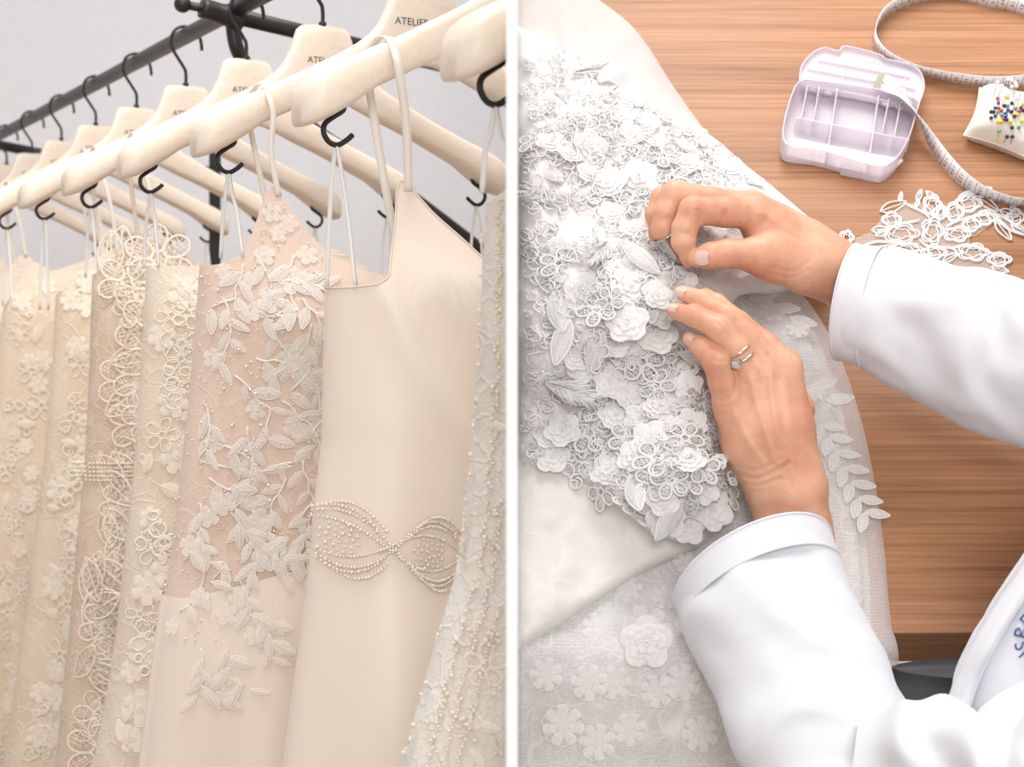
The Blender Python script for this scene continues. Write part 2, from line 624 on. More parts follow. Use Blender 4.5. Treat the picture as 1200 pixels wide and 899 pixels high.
AT_V, AT_F = text_mesh('ATELIER', 0.0098)
HL = {-1: 'rounded shoulder tip of the cream hanger at the top right corner, cut by the divider',
      0: 'cream wooden hanger whose long arm carries the plain satin dress strap',
      1: 'cream wooden hanger with the largest readable lettering, holding the nude lace dress',
      2: 'cream wooden hanger behind the lettered one, its lettering half covered by the arm in front',
      3: 'cream wooden hanger below the rack connector, holding the coarse open-work lace dress',
      4: 'cream wooden hanger left of the rack connector, holding a flower-lace dress',
      5: 'cream wooden hanger holding the cord-lace dress at the left edge of the photo',
      6: 'cream wooden hanger fourth from the far left end of the rail',
      7: 'cream wooden hanger third from the far left end of the rail',
      8: 'cream wooden hanger second from the far left end of the rail',
      9: 'farthest cream wooden hanger at the left edge of the photo'}
for k in range(-1, 10):
    base = W3(k, 0, 0, ZH - 0.17)
    if k <= 0: base = W3(k, -0.2, 0, ZH - 0.17)
    r = root('wooden_hanger', base, HL[k], 'hanger', 'cream hangers on the rail')
    cl = -XP if k <= 1 else None
    part('shoulder_bar', hw(k, HV), HF, M['hanger_wood'], r, clip=cl)
    if k >= 1:
        v, f = tube(hook_path, 0.0022, 10)
        part('hook', hw(k, v), f, M['black_metal'], r, clip=cl)
        part('collar', *tube([W3(k, 0, 0, ZH - 0.001), W3(k, 0, 0, ZH + 0.004)], 0.0042, 12), M['black_metal'], r)
        lv = np.stack([AT_V[:, 0] - (0.014 if k == 1 else 0.003), np.full(len(AT_V), 0.0091), AT_V[:, 1] - (0.040 if k == 1 else 0.039)], 1)
        o = part('lettering', hw(k, lv), AT_F, M['print'], r, smooth=False)
        o['label'] = 'printed word ATELIER in grey capitals'
    for s in (-1, 1):
        u0 = 0.188 * s
        X = (hang(k) + U * (u0 + 0.02))[0]
        if X > -0.02 and not (k == -1 and s == -1): continue
        q = sh * [1 if s < 0 else -1, 1, 1]
        c = catmull(q, 5)
        v, f = tube(c + [u0, 0.012 * 0, ARM_BOT(u0) + 0.003], 0.0021, 9)
        part('strap_hook', hw(k, v), f, M['black_metal'], r, clip=cl)


# ---- dresses
class Dress:
    def __init__(s, k, W, T, top, fold, zbot=0.18, p=2.4, bust=()):
        s.k, s.p, s.zbot, s.fold, s.bust = k, p, zbot, fold, bust
        s.Wz = sorted(W); s.Tz = sorted(T); s.top = sorted(top)

    def W(s, z): return np.interp(z, [a for a, _ in s.Wz], [b for _, b in s.Wz])
    def T(s, z): return np.interp(z, [a for a, _ in s.Tz], [b for _, b in s.Tz])
    def ztop(s, u): return np.interp(u, [a for a, _ in s.top], [b for _, b in s.top])

    def front(s, u, z):
        u = np.asarray(u, dtype=float); z = np.asarray(z, dtype=float)
        w = s.W(z); c = np.clip(np.abs(u) / w, 0, 1)
        v = s.T(z) * (1 - c ** s.p) ** (1 / s.p)
        e = 1 - c ** 6
        v = v + e * s.fold(u, z)
        for (bu, bz, su, sz, a) in s.bust:
            v = v + e * a * np.exp(-((u - bu) / su) ** 2 - ((z - bz) / sz) ** 2)
        return v

    def pt(s, u, z, lift=0.0):
        e = 0.003
        v = s.front(u, z)
        du = (s.front(u + e, z) - s.front(u - e, z)) / (2 * e)
        dz = (s.front(u, z + e) - s.front(u, z - e)) / (2 * e)
        n = np.array([-du, 1.0, -dz]); n /= np.linalg.norm(n)
        n[0] = np.clip(n[0], -0.9, 0.9)
        nw = n[0] * U + n[1] * V + n[2] * Z
        nw /= np.linalg.norm(nw)
        return W3(s.k, u, v, z) + nw * lift, nw

    def mesh(s, nf=70, nb=26, nr=130):
        cf = np.sin(np.linspace(-1, 1, nf) * math.pi / 2)
        cb = np.sin(np.linspace(1, -1, nb)[1:-1] * math.pi / 2)
        c = np.concatenate([cf, cb]); back = np.array([0] * nf + [1] * (nb - 2))
        t = np.linspace(0, 1, nr) ** 1.35
        rows = []
        wt = s.W(1.36)
        for ti in t:
            zt = s.ztop(c * wt)
            zt = np.where(back == 1, np.minimum(zt, 1.335 if s.k == 0 else 1.365), zt)
            z = zt + (s.zbot - zt) * ti
            u = c * s.W(z)
            vf = s.front(u, z)
            vb = -0.85 * s.T(z) * (1 - np.clip(np.abs(c), 0, 1) ** s.p) ** (1 / s.p) - 0.3 * s.fold(u + 0.05, z) * (1 - np.abs(c) ** 6)
            v = np.where(back == 1, vb, vf)
            rows.append(W3(s.k, u, v, z))
        return np.array(rows).reshape(-1, 3), grid_faces(nr, len(c), True)


def sm(z, a, b):
    t = np.clip((z - a) / (b - a), 0, 1)
    return t * t * (3 - 2 * t)


def folds(lam, ph, amp, z0, z1, drift=0.0, small=0.0):
    def fn(u, z):
        a = amp * sm(-z, -z0, -z1)
        q = 2 * math.pi * u / lam + ph + drift * z
        return a * (np.sin(q) + 0.4 * np.sin(2.3 * q + 1.1)) + small * np.sin(31 * u + 9 * z + ph) * np.sin(17 * z - 12 * u)
    return fn


def wpts(k, pts):
    """left silhouette from the photo -> half width by height"""
    out = []
    for px, py in pts:
        u, z = prof(k, px, py)
        out.append((z, -u))
    z, w = min(out)
    out.append((0.15, w + 0.10 * (z - 0.15)))
    return out


def tops(k, pts, vv=0.03):
    return [prof(k, px, py, vv) for px, py in pts]


TB = [(0.15, 0.105), (0.8, 0.085), (1.05, 0.066), (1.15, 0.052), (1.25, 0.054), (1.33, 0.056), (1.39, 0.034), (1.46, 0.016)]
DR = {}
# the satin dress in front
d0top = [(-0.30, 1.350)] + tops(0, [(383, 337), (410, 336), (432, 333), (446, 324), (456, 300), (468, 262), (481, 222), (490, 206), (498, 213), (515, 248), (540, 285), (562, 322), (572, 330)], 0.02) + [(0.3, 1.35)]


def f0(u, z):
    base = folds(0.21, 0.1, 0.016, 1.36, 1.0)(u, z)
    crease = 0.007 * np.exp(-((u + 0.165 - 0.55 * (1.345 - z)) / 0.016) ** 2) * sm(z, 1.12, 1.30) - 0.006 * np.exp(-((u + 0.14 - 0.55 * (1.345 - z)) / 0.018) ** 2) * sm(z, 1.10, 1.28)
    lean = -0.75 * np.clip(z - 1.352, 0, 0.2)
    return base + crease + lean


DR[0] = Dress(0, wpts(0, [(383, 330), (381, 420), (379, 520), (369, 600), (366, 650), (358, 720), (346, 810), (334, 899)]),
              [(0.15, 0.12), (0.8, 0.10), (1.05, 0.075), (1.15, 0.062), (1.25, 0.068), (1.34, 0.066), (1.40, 0.060), (1.46, 0.055)], d0top, f0, p=2.1)
# nude dress with leaf appliques
d1top = [(-0.33, 1.375)] + tops(1, [(233, 312), (262, 309), (280, 300), (293, 283), (303, 262), (311, 238), (320, 220), (327, 215), (338, 232), (352, 256), (368, 280), (382, 300), (430, 322), (480, 328)]) + [(0.3, 1.35)]
DR[1] = Dress(1, wpts(1, [(234, 305), (232, 350), (224, 450), (212, 560), (200, 660), (190, 720), (178, 810), (167, 899)]), TB, d1top, folds(0.17, 1.2, 0.012, 1.12, 0.7, 0.0, 0.0012), bust=((-0.10, 1.335, 0.07, 0.055, 0.012),))
# slim lace dress
d2top = [(-0.33, 1.38)] + tops(2, [(171, 312), (200, 311), (236, 312), (262, 318), (300, 322), (340, 320), (372, 300), (390, 288), (405, 300), (440, 322)]) + [(0.3, 1.36)]
DR[2] = Dress(2, wpts(2, [(172, 310), (168, 400), (160, 520), (148, 640), (138, 740), (124, 830), (110, 899)]), TB, d2top, folds(0.12, 2.0, 0.016, 1.25, 0.8, 0.0, 0.001))
# coarse guipure dress
d3top = [(-0.33, 1.38)] + tops(3, [(107, 332), (118, 318), (140, 300), (165, 286), (184, 281), (204, 288), (222, 304), (260, 318), (300, 316)]) + [(0.3, 1.37)]
DR[3] = Dress(3, wpts(3, [(108, 325), (106, 420), (100, 540), (92, 620), (86, 700), (76, 800), (66, 899)]), TB, d3top, folds(0.14, 0.3, 0.012, 1.25, 0.8))
d4top = [(-0.33, 1.36)] + tops(4, [(63, 362), (74, 345), (88, 322), (96, 318), (120, 300), (136, 290), (150, 300), (190, 312), (220, 310)]) + [(0.3, 1.37)]
DR[4] = Dress(4, wpts(4, [(65, 355), (62, 420), (52, 540), (40, 640), (30, 720), (18, 810), (4, 899)]), TB, d4top, folds(0.13, 2.6, 0.018, 1.28, 0.85, 0.0, 0.001))
d5top = [(-0.33, 1.37)] + tops(5, [(-10, 372), (8, 372), (22, 330), (40, 305), (60, 318), (84, 310), (120, 298), (150, 310)]) + [(0.3, 1.38)]
DR[5] = Dress(5, [(0.15, 0.33), (1.0, 0.245), (1.2, 0.205), (1.4, 0.19)], TB, d5top, folds(0.14, 1.6, 0.018, 1.28, 0.85, 0.0, 0.001))
# dress cut by the divider
dm = [(-0.33, 1.40)] + tops(-1, [(569, 236), (580, 222), (600, 215)], 0.0) + [(0.3, 1.42)]
DR[-1] = Dress(-1, wpts(-1, [(570, 235), (568, 330), (560, 500), (549, 610), (538, 680), (520, 740), (500, 810), (476, 899)]),
               [(0.15, 0.095), (0.8, 0.08), (1.1, 0.06), (1.3, 0.05), (1.40, 0.035), (1.46, 0.03)], dm, folds(0.12, 0.9, 0.010, 1.2, 0.8))
for k in (6, 7, 8, 9):
    zt = 1.385 + 0.01 * (k % 2)
    DR[k] = Dress(k, [(0.15, 0.33), (1.0, 0.245), (1.2, 0.205), (1.4, 0.195)], TB,
                  [(-0.33, zt - 0.02), (-0.16, zt), (-0.12, zt + 0.05), (-0.06, zt - 0.02), (0.06, zt - 0.02), (0.11, zt + 0.045), (0.15, zt), (0.33, zt - 0.02)], folds(0.13, 0.7 * k, 0.016, 1.28, 0.85))
DL = {-1: ('beaded_dress', 'ivory dress edged with beads, rightmost on the rack and cut by the divider', 'beaded_lace'),
      0: ('satin_dress', 'plain ivory satin dress with a beaded belt and a pointed shoulder', 'satin'),
      1: ('leaf_lace_dress', 'nude lace dress covered in white embroidered leaves and flowers', 'nude'),
      2: ('lace_dress', 'straight cream lace dress between the leaf-embroidered and the open-work lace ones', 'ivory_lace'),
      3: ('guipure_dress', 'tan dress of coarse open-work lace with big leaves and flowers', 'guipure'),
      4: ('lace_dress', 'cream flower-lace dress just left of the coarse open-work lace dress', 'cream_lace'),
      5: ('lace_dress', 'cream cord-lace dress at the left edge of the photo', 'cream_lace'),
      6: ('lace_dress', 'ivory lace dress glimpsed above the third dress from the left edge', 'ivory_lace'),
      7: ('lace_dress', 'ivory lace dress third from the far end of the rack', 'cream_lace'),
      8: ('lace_dress', 'ivory lace dress second from the far end of the rack', 'ivory_lace'),
      9: ('lace_dress', 'ivory lace dress at the far end of the rack', 'cream_lace')}
DROOT = {}
for k, D in DR.items():
    nm, lb, mt = DL[k]
    r = root(nm, W3(k, -0.2 if k < 1 else -0.05, 0, D.zbot), lb, 'wedding dress', 'wedding dresses on the rack')
    DROOT[k] = r
    cl = -XP if k < 3 else None
    v, f = D.mesh() if k < 5 else D.mesh(44, 16, 70)
    part('gown', v, f, M[mt], r, clip=cl)
    if k > 9: continue
    # satin loops on the strap hooks and shoulder straps over the arms
    for s in (-1, 1):
        ub = 0.188 * s
        if hang(k)[0] + CU * ub > -0.03 and s > 0: continue
        if k == -1 and s > 0: continue
        zb = ZH + ARM_BOT(ub) - 0.0235
        zt = float(D.ztop(ub)) - 0.002 if s < 0 else 1.372
        for j, (dv, du) in enumerate(((0.0035, 0.003), (-0.004, -0.003))):
            vf = float(D.front(np.array(ub + du), np.array(zt))) if j == 0 else -0.01
            pts = catmull([W3(k, ub, 0, zb), W3(k, ub + du * 0.6, dv, zb - 0.02), W3(k, ub + du, (dv + vf) / 2, (zb + zt) / 2), W3(k, ub + du * 1.5, vf + 0.001, zt)], 6)
            part('hanger_loop', *ribbon(pts, U + 0.5 * V * (1 if j else -1), 0.0034), M['strap_white'], r, clip=cl)
    peak = max([t for t in D.top if t[0] < 0], key=lambda t: t[1])
    ua = {0: -0.152, 1: -0.16}.get(k, peak[0] - 0.02)
    if k != 2 and k != -1:
        up, zp = peak
        vp = float(D.front(np.array(up), np.array(zp - 0.008)))
        a0, a1 = ZH + ARM_TOP(ua), ZH + ARM_BOT(ua)
        th = float(np.interp(abs(ua), [h[0] for h in HS], [h[3] for h in HS])) + 0.0025 + 0.1 * ua * ua + 0.0015
        wd = 0.0068 if k == 0 else 0.005
        pts = catmull([W3(k, up + 0.004, vp + 0.0015, zp - 0.010), W3(k, up - 0.004, vp * 0.5 + th * 0.5, (zp + a1) / 2), W3(k, ua + 0.004, th, a1 + 0.004), W3(k, ua + 0.001, th * 0.95, (a0 + a1) / 2 + 0.004), W3(k, ua, th * 0.5, a0 + 0.002), W3(k, ua - 0.001, -th * 0.3, a0 + 0.003), W3(k, ua - 0.002, -th * 0.98, (a0 + a1) / 2 + 0.005), W3(k, ua, -th, a1 + 0.002), W3(k, ua + 0.018, -0.022, zp - 0.03), W3(k, ua + 0.03, -0.02, 1.36)], 8)
        part('shoulder_strap', *ribbon(pts, U, wd), M['strap'], r, clip=cl)

# ================================================================== lace figures (shared meshes)
def t_leaf(n=7, wide=0.42, curl=0.12):
    """pointed leaf, length 1 along +y, raised rim and sunk midrib"""
    v = []; ys = np.linspace(0, 1, n)
    for y in ys:
        w = wide * 0.5 * math.sin(math.pi * min(1, y * 0.97 + 0.03)) ** 0.8
        b = curl * math.sin(math.pi * y)
        v += [(-w, y, 0.0 + b * 0.3), (-w * 0.72, y, 0.05 + b * 0.5), (0, y, 0.01 + b * 0.4), (w * 0.72, y, 0.05 + b * 0.5), (w, y, 0.0 + b * 0.3)]
    return np.array(v), grid_faces(n, 5)


def t_flower(pet=5, rings=(0.0, 0.28, 0.6, 0.9, 1.0), cup=0.16, gap=0.38):
    n = pet * 8; v = [(0, 0, 0.04)]
    for r in rings[1:]:
        for j in range(n):
            a = 2 * math.pi * j / n
            l = abs(math.sin(pet * a / 2))
            rr = r * (1 - gap * (1 - l) ** 2 * r)
            z = 0.03 + cup * r * r * (0.6 + 0.4 * l) - 0.05 * (1 - l) * r - (0.07 if r > 0.95 else 0)
            v.append((rr * math.cos(a) * 0.5, rr * math.sin(a) * 0.5, z * 0.5))
    f = [[0, 1 + j, 1 + (j + 1) % n] for j in range(n)]
    for i in range(len(rings) - 2):
        for j in range(n):
            a = 1 + i * n + j; b = 1 + i * n + (j + 1) % n
            f.append([a, a + n, b + n, b])
    return np.array(v), f


def t_ruffle(pet=5, layers=3, seed=0):
    """layered, gathered lace flower with wavy petals"""
    rg = np.random.default_rng(seed); out = []
    for L in range(layers):
        R = 0.5 * (1 - 0.27 * L); n = 40
        ph = rg.uniform(0, 6.28); v = [(0, 0, 0.02 + 0.05 * L)]
        for r in (0.35, 0.7, 0.92, 1.0):
            for j in range(n):
                a = 2 * math.pi * j / n
                l = abs(math.sin(pet * (a + ph) / 2))
                rr = R * r * (0.72 + 0.28 * l ** 0.6)
                z = 0.03 + 0.075 * L + 0.16 * r * r * R * 2 * (0.5 + 0.5 * l) + 0.035 * r * r * math.sin(pet * 3 * a + ph * 2) - (0.03 if r == 1.0 else 0)
                v.append((rr * math.cos(a), rr * math.sin(a), z))
        f = [[0, 1 + j, 1 + (j + 1) % n] for j in range(n)]
        for i in range(3):
            for j in range(n):
                a = 1 + i * n + j; b = 1 + i * n + (j + 1) % n
                f.append([a, a + n, b + n, b])
        out.append((np.array(v), f))
    out.append(beads([(0.05 * math.cos(a), 0.05 * math.sin(a), 0.05 + 0.075 * layers) for a in np.linspace(0, 6.28, 6)[:-1]], 0.03))
    return join(out)


def cord2d(pts, r, closed=True, seg=4, n=4):
    p = np.asarray(pts, dtype=float)
    if p.shape[1] == 2: p = np.hstack([p, np.full((len(p), 1), r * 0.7)])
    if closed:
        q = catmull(np.vstack([p, p[:1]]), n)[:-1]
    else:
        q = catmull(p, n)
    return tube(q, r, seg, closed)


def t_cordleaf(ribs=6, r=0.021, wide=0.52):
    ys = np.linspace(0, 1, 6)
    w = lambda y: wide * 0.5 * max(0, math.sin(math.pi * y)) ** 0.75
    o = [(-w(y), y) for y in ys] + [(w(y), y) for y in ys[-2:0:-1]]
    L = [cord2d(o, r), cord2d([(0, 0), (0.01, 0.5), (0, 1)], r * 0.8, False)]
    for i in range(ribs):
        y = 0.16 + 0.66 * i / (ribs - 1)
        for s in (-1, 1):
            y2 = min(0.97, y + 0.13)
            L.append(cord2d([(0, y), (s * w(y2) * 0.95, y2)], r * 0.55, False, 3, 2))
    return join(L)


def t_cordflower(pet=6, r=0.018, fill=True):
    L = [cord2d([(0.11 * math.cos(a), 0.11 * math.sin(a)) for a in np.linspace(0, 2 * math.pi, 9)[:-1]], r)]
    for i in range(pet):
        a = 2 * math.pi * i / pet
        R = np.array([[math.cos(a), -math.sin(a)], [math.sin(a), math.cos(a)]])
        o = np.array([(0.10, -0.04), (0.26, -0.14), (0.42, -0.13), (0.5, 0), (0.42, 0.13), (0.26, 0.14), (0.10, 0.04)]) @ R.T
        L.append(cord2d(o, r))
        if fill:
            for x, h in ((0.2, 0.10), (0.29, 0.135), (0.38, 0.13)):
                L.append(cord2d(np.array([(x, -h), (x, h)]) @ R.T, r * 0.5, False, 3, 1))
            for y in (-0.06, 0.0, 0.06):
                L.append(cord2d(np.array([(0.12, y * 0.6), (0.47, y)]) @ R.T, r * 0.5, False, 3, 1))
    return join(L)


def t_scroll(seed=0, r=0.03):
    """a curling spray of corded thread"""
    rg = np.random.default_rng(seed); L = []
    for i in range(5):
        a0 = rg.uniform(0, 6.28); c = rg.uniform(-0.3, 0.3, 2); R = rg.uniform(0.1, 0.22)
        pts = [(c[0] + R * (1 - 0.06 * j) * math.cos(a0 + 0.85 * j), c[1] + R * (1 - 0.05 * j) * math.sin(a0 + 0.85 * j)) for j in range(9)]
        L.append(cord2d(pts, r, False, 4, 3))
    return join(L)


def sm_data(name, vf, mat): return mesh_data(name, vf[0], vf[1], mat)


def two_mat(name, a, b, ma, mb_):
    v, f = join([a, b]); me = mesh_data(name, v, f, ma); me.materials.append(mb_)
    me.polygons.foreach_set('material_index', [0] * len(a[1]) + [1] * len(b[1])); me.update()
    return me


def rim_leaf(wide, r=0.02):
    w = lambda y: wide * 0.5 * max(0, math.sin(math.pi * min(1, y * 0.97 + 0.03))) ** 0.8
    ys = np.linspace(0, 1, 6)
    o = [(-w(y), y, 0.05) for y in ys] + [(w(y), y, 0.05) for y in ys[-2:0:-1]]
    L = [cord2d(o, r), cord2d([(0, 0, 0.07), (0.0, 0.5, 0.1), (0, 0.95, 0.07)], r * 0.8, False)]
    for i in range(4):
        y = 0.2 + 0.17 * i
        for s_ in (-1, 1): L.append(cord2d([(0, y, 0.08), (s_ * w(min(1, y + 0.12)) * 0.9, y + 0.12, 0.07)], r * 0.5, False, 3, 1))
    return join(L)


def rim_flower(pet=5, r=0.018):
    v, f = t_flower(pet); n = pet * 8
    o = v[-n:] + [0, 0, 0.01]
    return join([tube(o, r, 4, True), beads([(0.07 * math.cos(a), 0.07 * math.sin(a), 0.06) for a in np.linspace(0, 6.28, 7)[:-1]], 0.03)])


LEAF = two_mat('leaf', t_leaf(), rim_leaf(0.42), M['leaf_sheer'], M['applique'])
LEAF_N = two_mat('leaf', t_leaf(7, 0.30), rim_leaf(0.30), M['leaf_sheer'], M['applique'])
FLOW = two_mat('flower', t_flower(), rim_flower(), M['leaf_sheer'], M['applique'])
FLOW_C = two_mat('flower', t_flower(6), rim_flower(6), M['cream_sheer'], M['applique_cream'])
LEAF_C = two_mat('leaf', t_leaf(7, 0.45), rim_leaf(0.45), M['cream_sheer'], M['applique_cream'])
CLEAF = sm_data('lace_leaf', t_cordleaf(), M['cord'])
CFLOW = sm_data('lace_flower', t_cordflower(), M['cord'])
ROSE_C = sm_data('lace_flower', t_cordflower(5, 0.024, False), M['applique_cream'])
SCROLLS = [sm_data('lace_scroll', t_scroll(i, 0.024), M['applique_cream']) for i in range(3)]


def stick(k, name, me, u, z, ang, size, lift=0.0012, sz=None):
    D = DR[k]
    p, n = D.pt(np.array(u), np.array(z), lift)
    if p[0] > -0.012 or z > float(D.ztop(u)) - 0.006 or abs(u) > float(D.W(z)) - (0.10 if 'leaf' in name else 0.42) * size: return None
    if 'leaf' in name and abs(u - size * math.sin(ang)) > float(D.W(z)) - 0.004: return None
    return put(name, me, DROOT[k], frame(p, n, ang, (size, size, sz or size * 0.42)))


def at_px(k, px, py, v=0.05):
    u, z = prof(k, px, py, v)
    for _ in range(4):
        v = float(DR[k].front(np.array(u), np.array(z)))
        u, z = prof(k, px, py, v)
    return u, z


# ---- nude dress: sprigs of leaves and flowers over the bodice, thinning out on the skirt
sprigs = [((330, 230), 190, 60), ((300, 300), 160, 75), ((345, 300), 195, 80), ((262, 350), 170, 70), ((318, 380), 150, 80), ((365, 380), 200, 70),
          ((275, 440), 140, 80), ((240, 470), 175, 80), ((330, 470), 130, 80), ((255, 520), 120, 85), ((300, 545), 200, 80), ((355, 540), 170, 70),
          ((235, 590), 185, 80), ((270, 600), 150, 80), ((320, 600), 190, 70), ((350, 620), 150, 60), ((240, 670), 200, 60), ((280, 680), 160, 60), ((262, 750), 170, 60), ((215, 560), 190, 70), ((300, 420), 100, 60), ((330, 330), 95, 60), ((285, 310), 200, 60), ((355, 350), 150, 60), ((225, 500), 140, 60), ((290, 500), 170, 70), ((335, 560), 210, 60), ((245, 560), 120, 70), ((365, 600), 190, 50), ((290, 640), 120, 60), ((225, 620), 150, 60), ((245, 400), 200, 60), ((370, 450), 170, 60), ((235, 760), 175, 60), ((300, 720), 150, 50)]
stems = []
rs = random.Random(3)
for (x, y), hd, ln in sprigs:
    u, z = at_px(1, x, y)
    a = math.radians(hd); L = ln / 1800 * 1.38
    pts = []
    for i in range(7):
        t = i / 6
        aa = a + 0.5 * (t - 0.5) * rs.choice((-1, 1, 1))
        uu = u + math.sin(aa) * L * t; zz = z + math.cos(aa) * L * t
        p, n = DR[1].pt(np.array(uu), np.array(zz), 0.001)
        if abs(uu) > float(DR[1].W(zz)) - 0.006 or zz > float(DR[1].ztop(uu)) - 0.004: break
        pts.append(p)
        if 0 < i:
            sd = 1 if i % 2 else -1
            stick(1, 'leaf', LEAF if rs.random() < 0.6 else LEAF_N, uu, zz, -(aa + sd * rs.uniform(0.5, 1.0)), rs.uniform(0.016, 0.026), 0.0035 if zz < 1.17 else 0.001)
    p = np.array(pts)
    if len(p) > 2 and p[:, 0].max() < -0.01: stems.append(tube(catmull(p, 3), 0.0011, 5))
part('stem', *join(stems), M['applique'], DROOT[1])['kind'] = 'stuff'
for x, y, s in [(310, 300, 24), (317, 352, 30), (345, 330, 34), (255, 365, 34), (290, 330, 20), (350, 420, 34), (368, 445, 30), (228, 548, 26), (245, 605, 24), (222, 470, 22), (262, 590, 26), (305, 612, 30), (322, 640, 26), (225, 640, 24),
                (252, 520, 20), (280, 700, 24), (235, 700, 22), (296, 745, 20), (205, 735, 18), (262, 795, 20), (262, 815, 18), (265, 720, 24), (310, 655, 30), (340, 655, 26), (318, 250, 22), (326, 275, 20), (338, 262, 22), (360, 300, 24), (370, 330, 24), (300, 365, 22), (250, 420, 22), (372, 500, 22), (215, 620, 18), (345, 500, 26), (240, 330, 22), (262, 318, 18), (300, 480, 22)]:
    u, z = at_px(1, x, y)
    stick(1, 'flower', FLOW, u, z, rs.uniform(0, 6), s / 1800 * 1.4, 0.0035 if z < 1.17 else 0.001)
bp = []; sq = []
for i in range(420):
    x, y = rs.uniform(200, 385), rs.uniform(225, 760)
    if y > 680 and rs.random() < 0.6: continue
    u, z = at_px(1, x, y)
    if z > float(DR[1].ztop(u)) - 0.008: continue
    p, n = DR[1].pt(np.array(u), np.array(z), 0.0018)
    if p[0] < -0.01: (sq if i % 9 == 0 else bp).append(p)
part('beading', *beads(bp, 0.0011), M['pearl'], DROOT[1])['kind'] = 'stuff'
part('sequins', *beads(sq, 0.0016), M['sequin'], DROOT[1])['kind'] = 'stuff'
# skirt seam of the nude dress: a satin skirt joins below the lace
sk = []
us = np.linspace(-0.262, 0.0, 40)
zs0 = [prof(1, 190, 705, 0.03)[1], prof(1, 300, 672, 0.06)[1], prof(1, 380, 640, 0.06)[1]]
rowsv = []
cc_ = np.concatenate([np.sin(np.linspace(-0.25, -1, 20) * math.pi / 2), np.sin(np.linspace(-1, 0, 40)[1:] * math.pi / 2)])
bk_ = np.array([1] * 19 + [0] * 40)
for t in np.linspace(0, 1, 60):
    zt = np.interp(cc_ * 0.262, [-0.25, -0.15, -0.06], zs0)
    zz = zt + (0.19 - zt) * t
    ww = DR[1].W(zz) + 0.0015; uu = cc_ * ww
    vf = DR[1].front(uu * 0.999, zz) + 0.0022 * (1 - np.abs(cc_) ** 8)
    vb = -0.85 * DR[1].T(zz) * (1 - np.abs(cc_) ** DR[1].p) ** (1 / DR[1].p) - 0.3 * DR[1].fold(uu + 0.05, zz) * (1 - np.abs(cc_) ** 6) - 0.0022
    rowsv.append(W3(1, uu, np.where(bk_ == 1, vb, vf), zz))
part('skirt', np.array(rowsv).reshape(-1, 3), grid_faces(60, 59), M['satin'], DROOT[1], clip=-XP)

# ---- guipure dress: open-work leaves and flowers
rg = random.Random(5)
for i in range(150):
    y = 300 + 600 * (i / 150) + rg.uniform(-12, 12)
    x0 = np.interp(y, [300, 540, 700, 899], [118, 104, 90, 72]); x1 = np.interp(y, [300, 330, 540, 700, 899], [225, 206, 192, 170, 146])
    x = rg.uniform(x0 + 3, x1 - 14)
    u, z = at_px(3, x, y)
    if i % 4 == 0: stick(3, 'lace_flower', CFLOW, u, z, rg.uniform(0, 6), rg.uniform(0.05, 0.085), 0.0006, 0.024)
    else: stick(3, 'lace_leaf', CLEAF, u, z, rg.uniform(0, 6.28), rg.uniform(0.035, 0.06), 0.0006, 0.024)
for x, y, s in [(100, 765, 86), (150, 330, 70), (128, 600, 60)]:
    u, z = at_px(3, x, y)
    stick(3, 'lace_flower', CFLOW, u, z, 0.4, s / 1800 * 1.8, 0.0012, 0.03)
wb = []
for j in range(5):
    for i in range(60):
        u = -0.205 + 0.20 * i / 60; z = prof(3, 100, 545 + 5 * j, 0.03)[1] + 0.10 * (u + 0.2) ** 2
        p, n = DR[3].pt(np.array(u), np.array(z), 0.002); wb.append(p)
part('beaded_band', *beads(wb, 0.0019), M['pearl'], DROOT[3])['kind'] = 'stuff'

# ---- other lace dresses: tone-on-tone flowers, leaves and scrolls
for k, n, xr0, xr1, ymin in ((2, 70, [172, 160, 138, 112], [232, 215, 192, 166], 318), (4, 80, [66, 52, 30, 6], [108, 104, 92, 70], 330), (5, 60, [0, 0, 0, 0], [60, 50, 30, 8], 310)):
    for i in range(n):
        y = ymin + (899 - ymin) * (i / n) + rg.uniform(-10, 10)
        x = rg.uniform(np.interp(y, [310, 520, 740, 899], xr0), np.interp(y, [310, 520, 740, 899], xr1))
        u, z = at_px(k, x, y)
        c = rg.random()
        if c < 0.3: stick(k, 'flower', FLOW_C, u, z, rg.uniform(0, 6), rg.uniform(0.022, 0.036))
        elif c < 0.55: stick(k, 'lace_flower', ROSE_C, u, z, rg.uniform(0, 6), rg.uniform(0.03, 0.045))
        elif c < 0.8: stick(k, 'leaf', LEAF_C, u, z, rg.uniform(0, 6.28), rg.uniform(0.02, 0.034))
        else: stick(k, 'lace_scroll', SCROLLS[i % 3], u, z, rg.uniform(0, 6), rg.uniform(0.045, 0.065))
for k in (6, 7):
    for i in range(16):
        u, z = rg.uniform(-0.15, 0.15), rg.uniform(1.30, 1.42)
        stick(k, 'flower', FLOW_C, u, z, rg.uniform(0, 6), rg.uniform(0.025, 0.04))

# ---- satin dress: beaded belt of interlaced loops
def on0(u, z, l=0.002): return DR[0].pt(np.array(u), np.array(z), l)[0]
bl = []
zb0 = prof(0, 367, 632, 0.04)[1]


def belt_c(t): return zb0 - 0.010 * math.sin(t * 3.1) - 0.014 * t


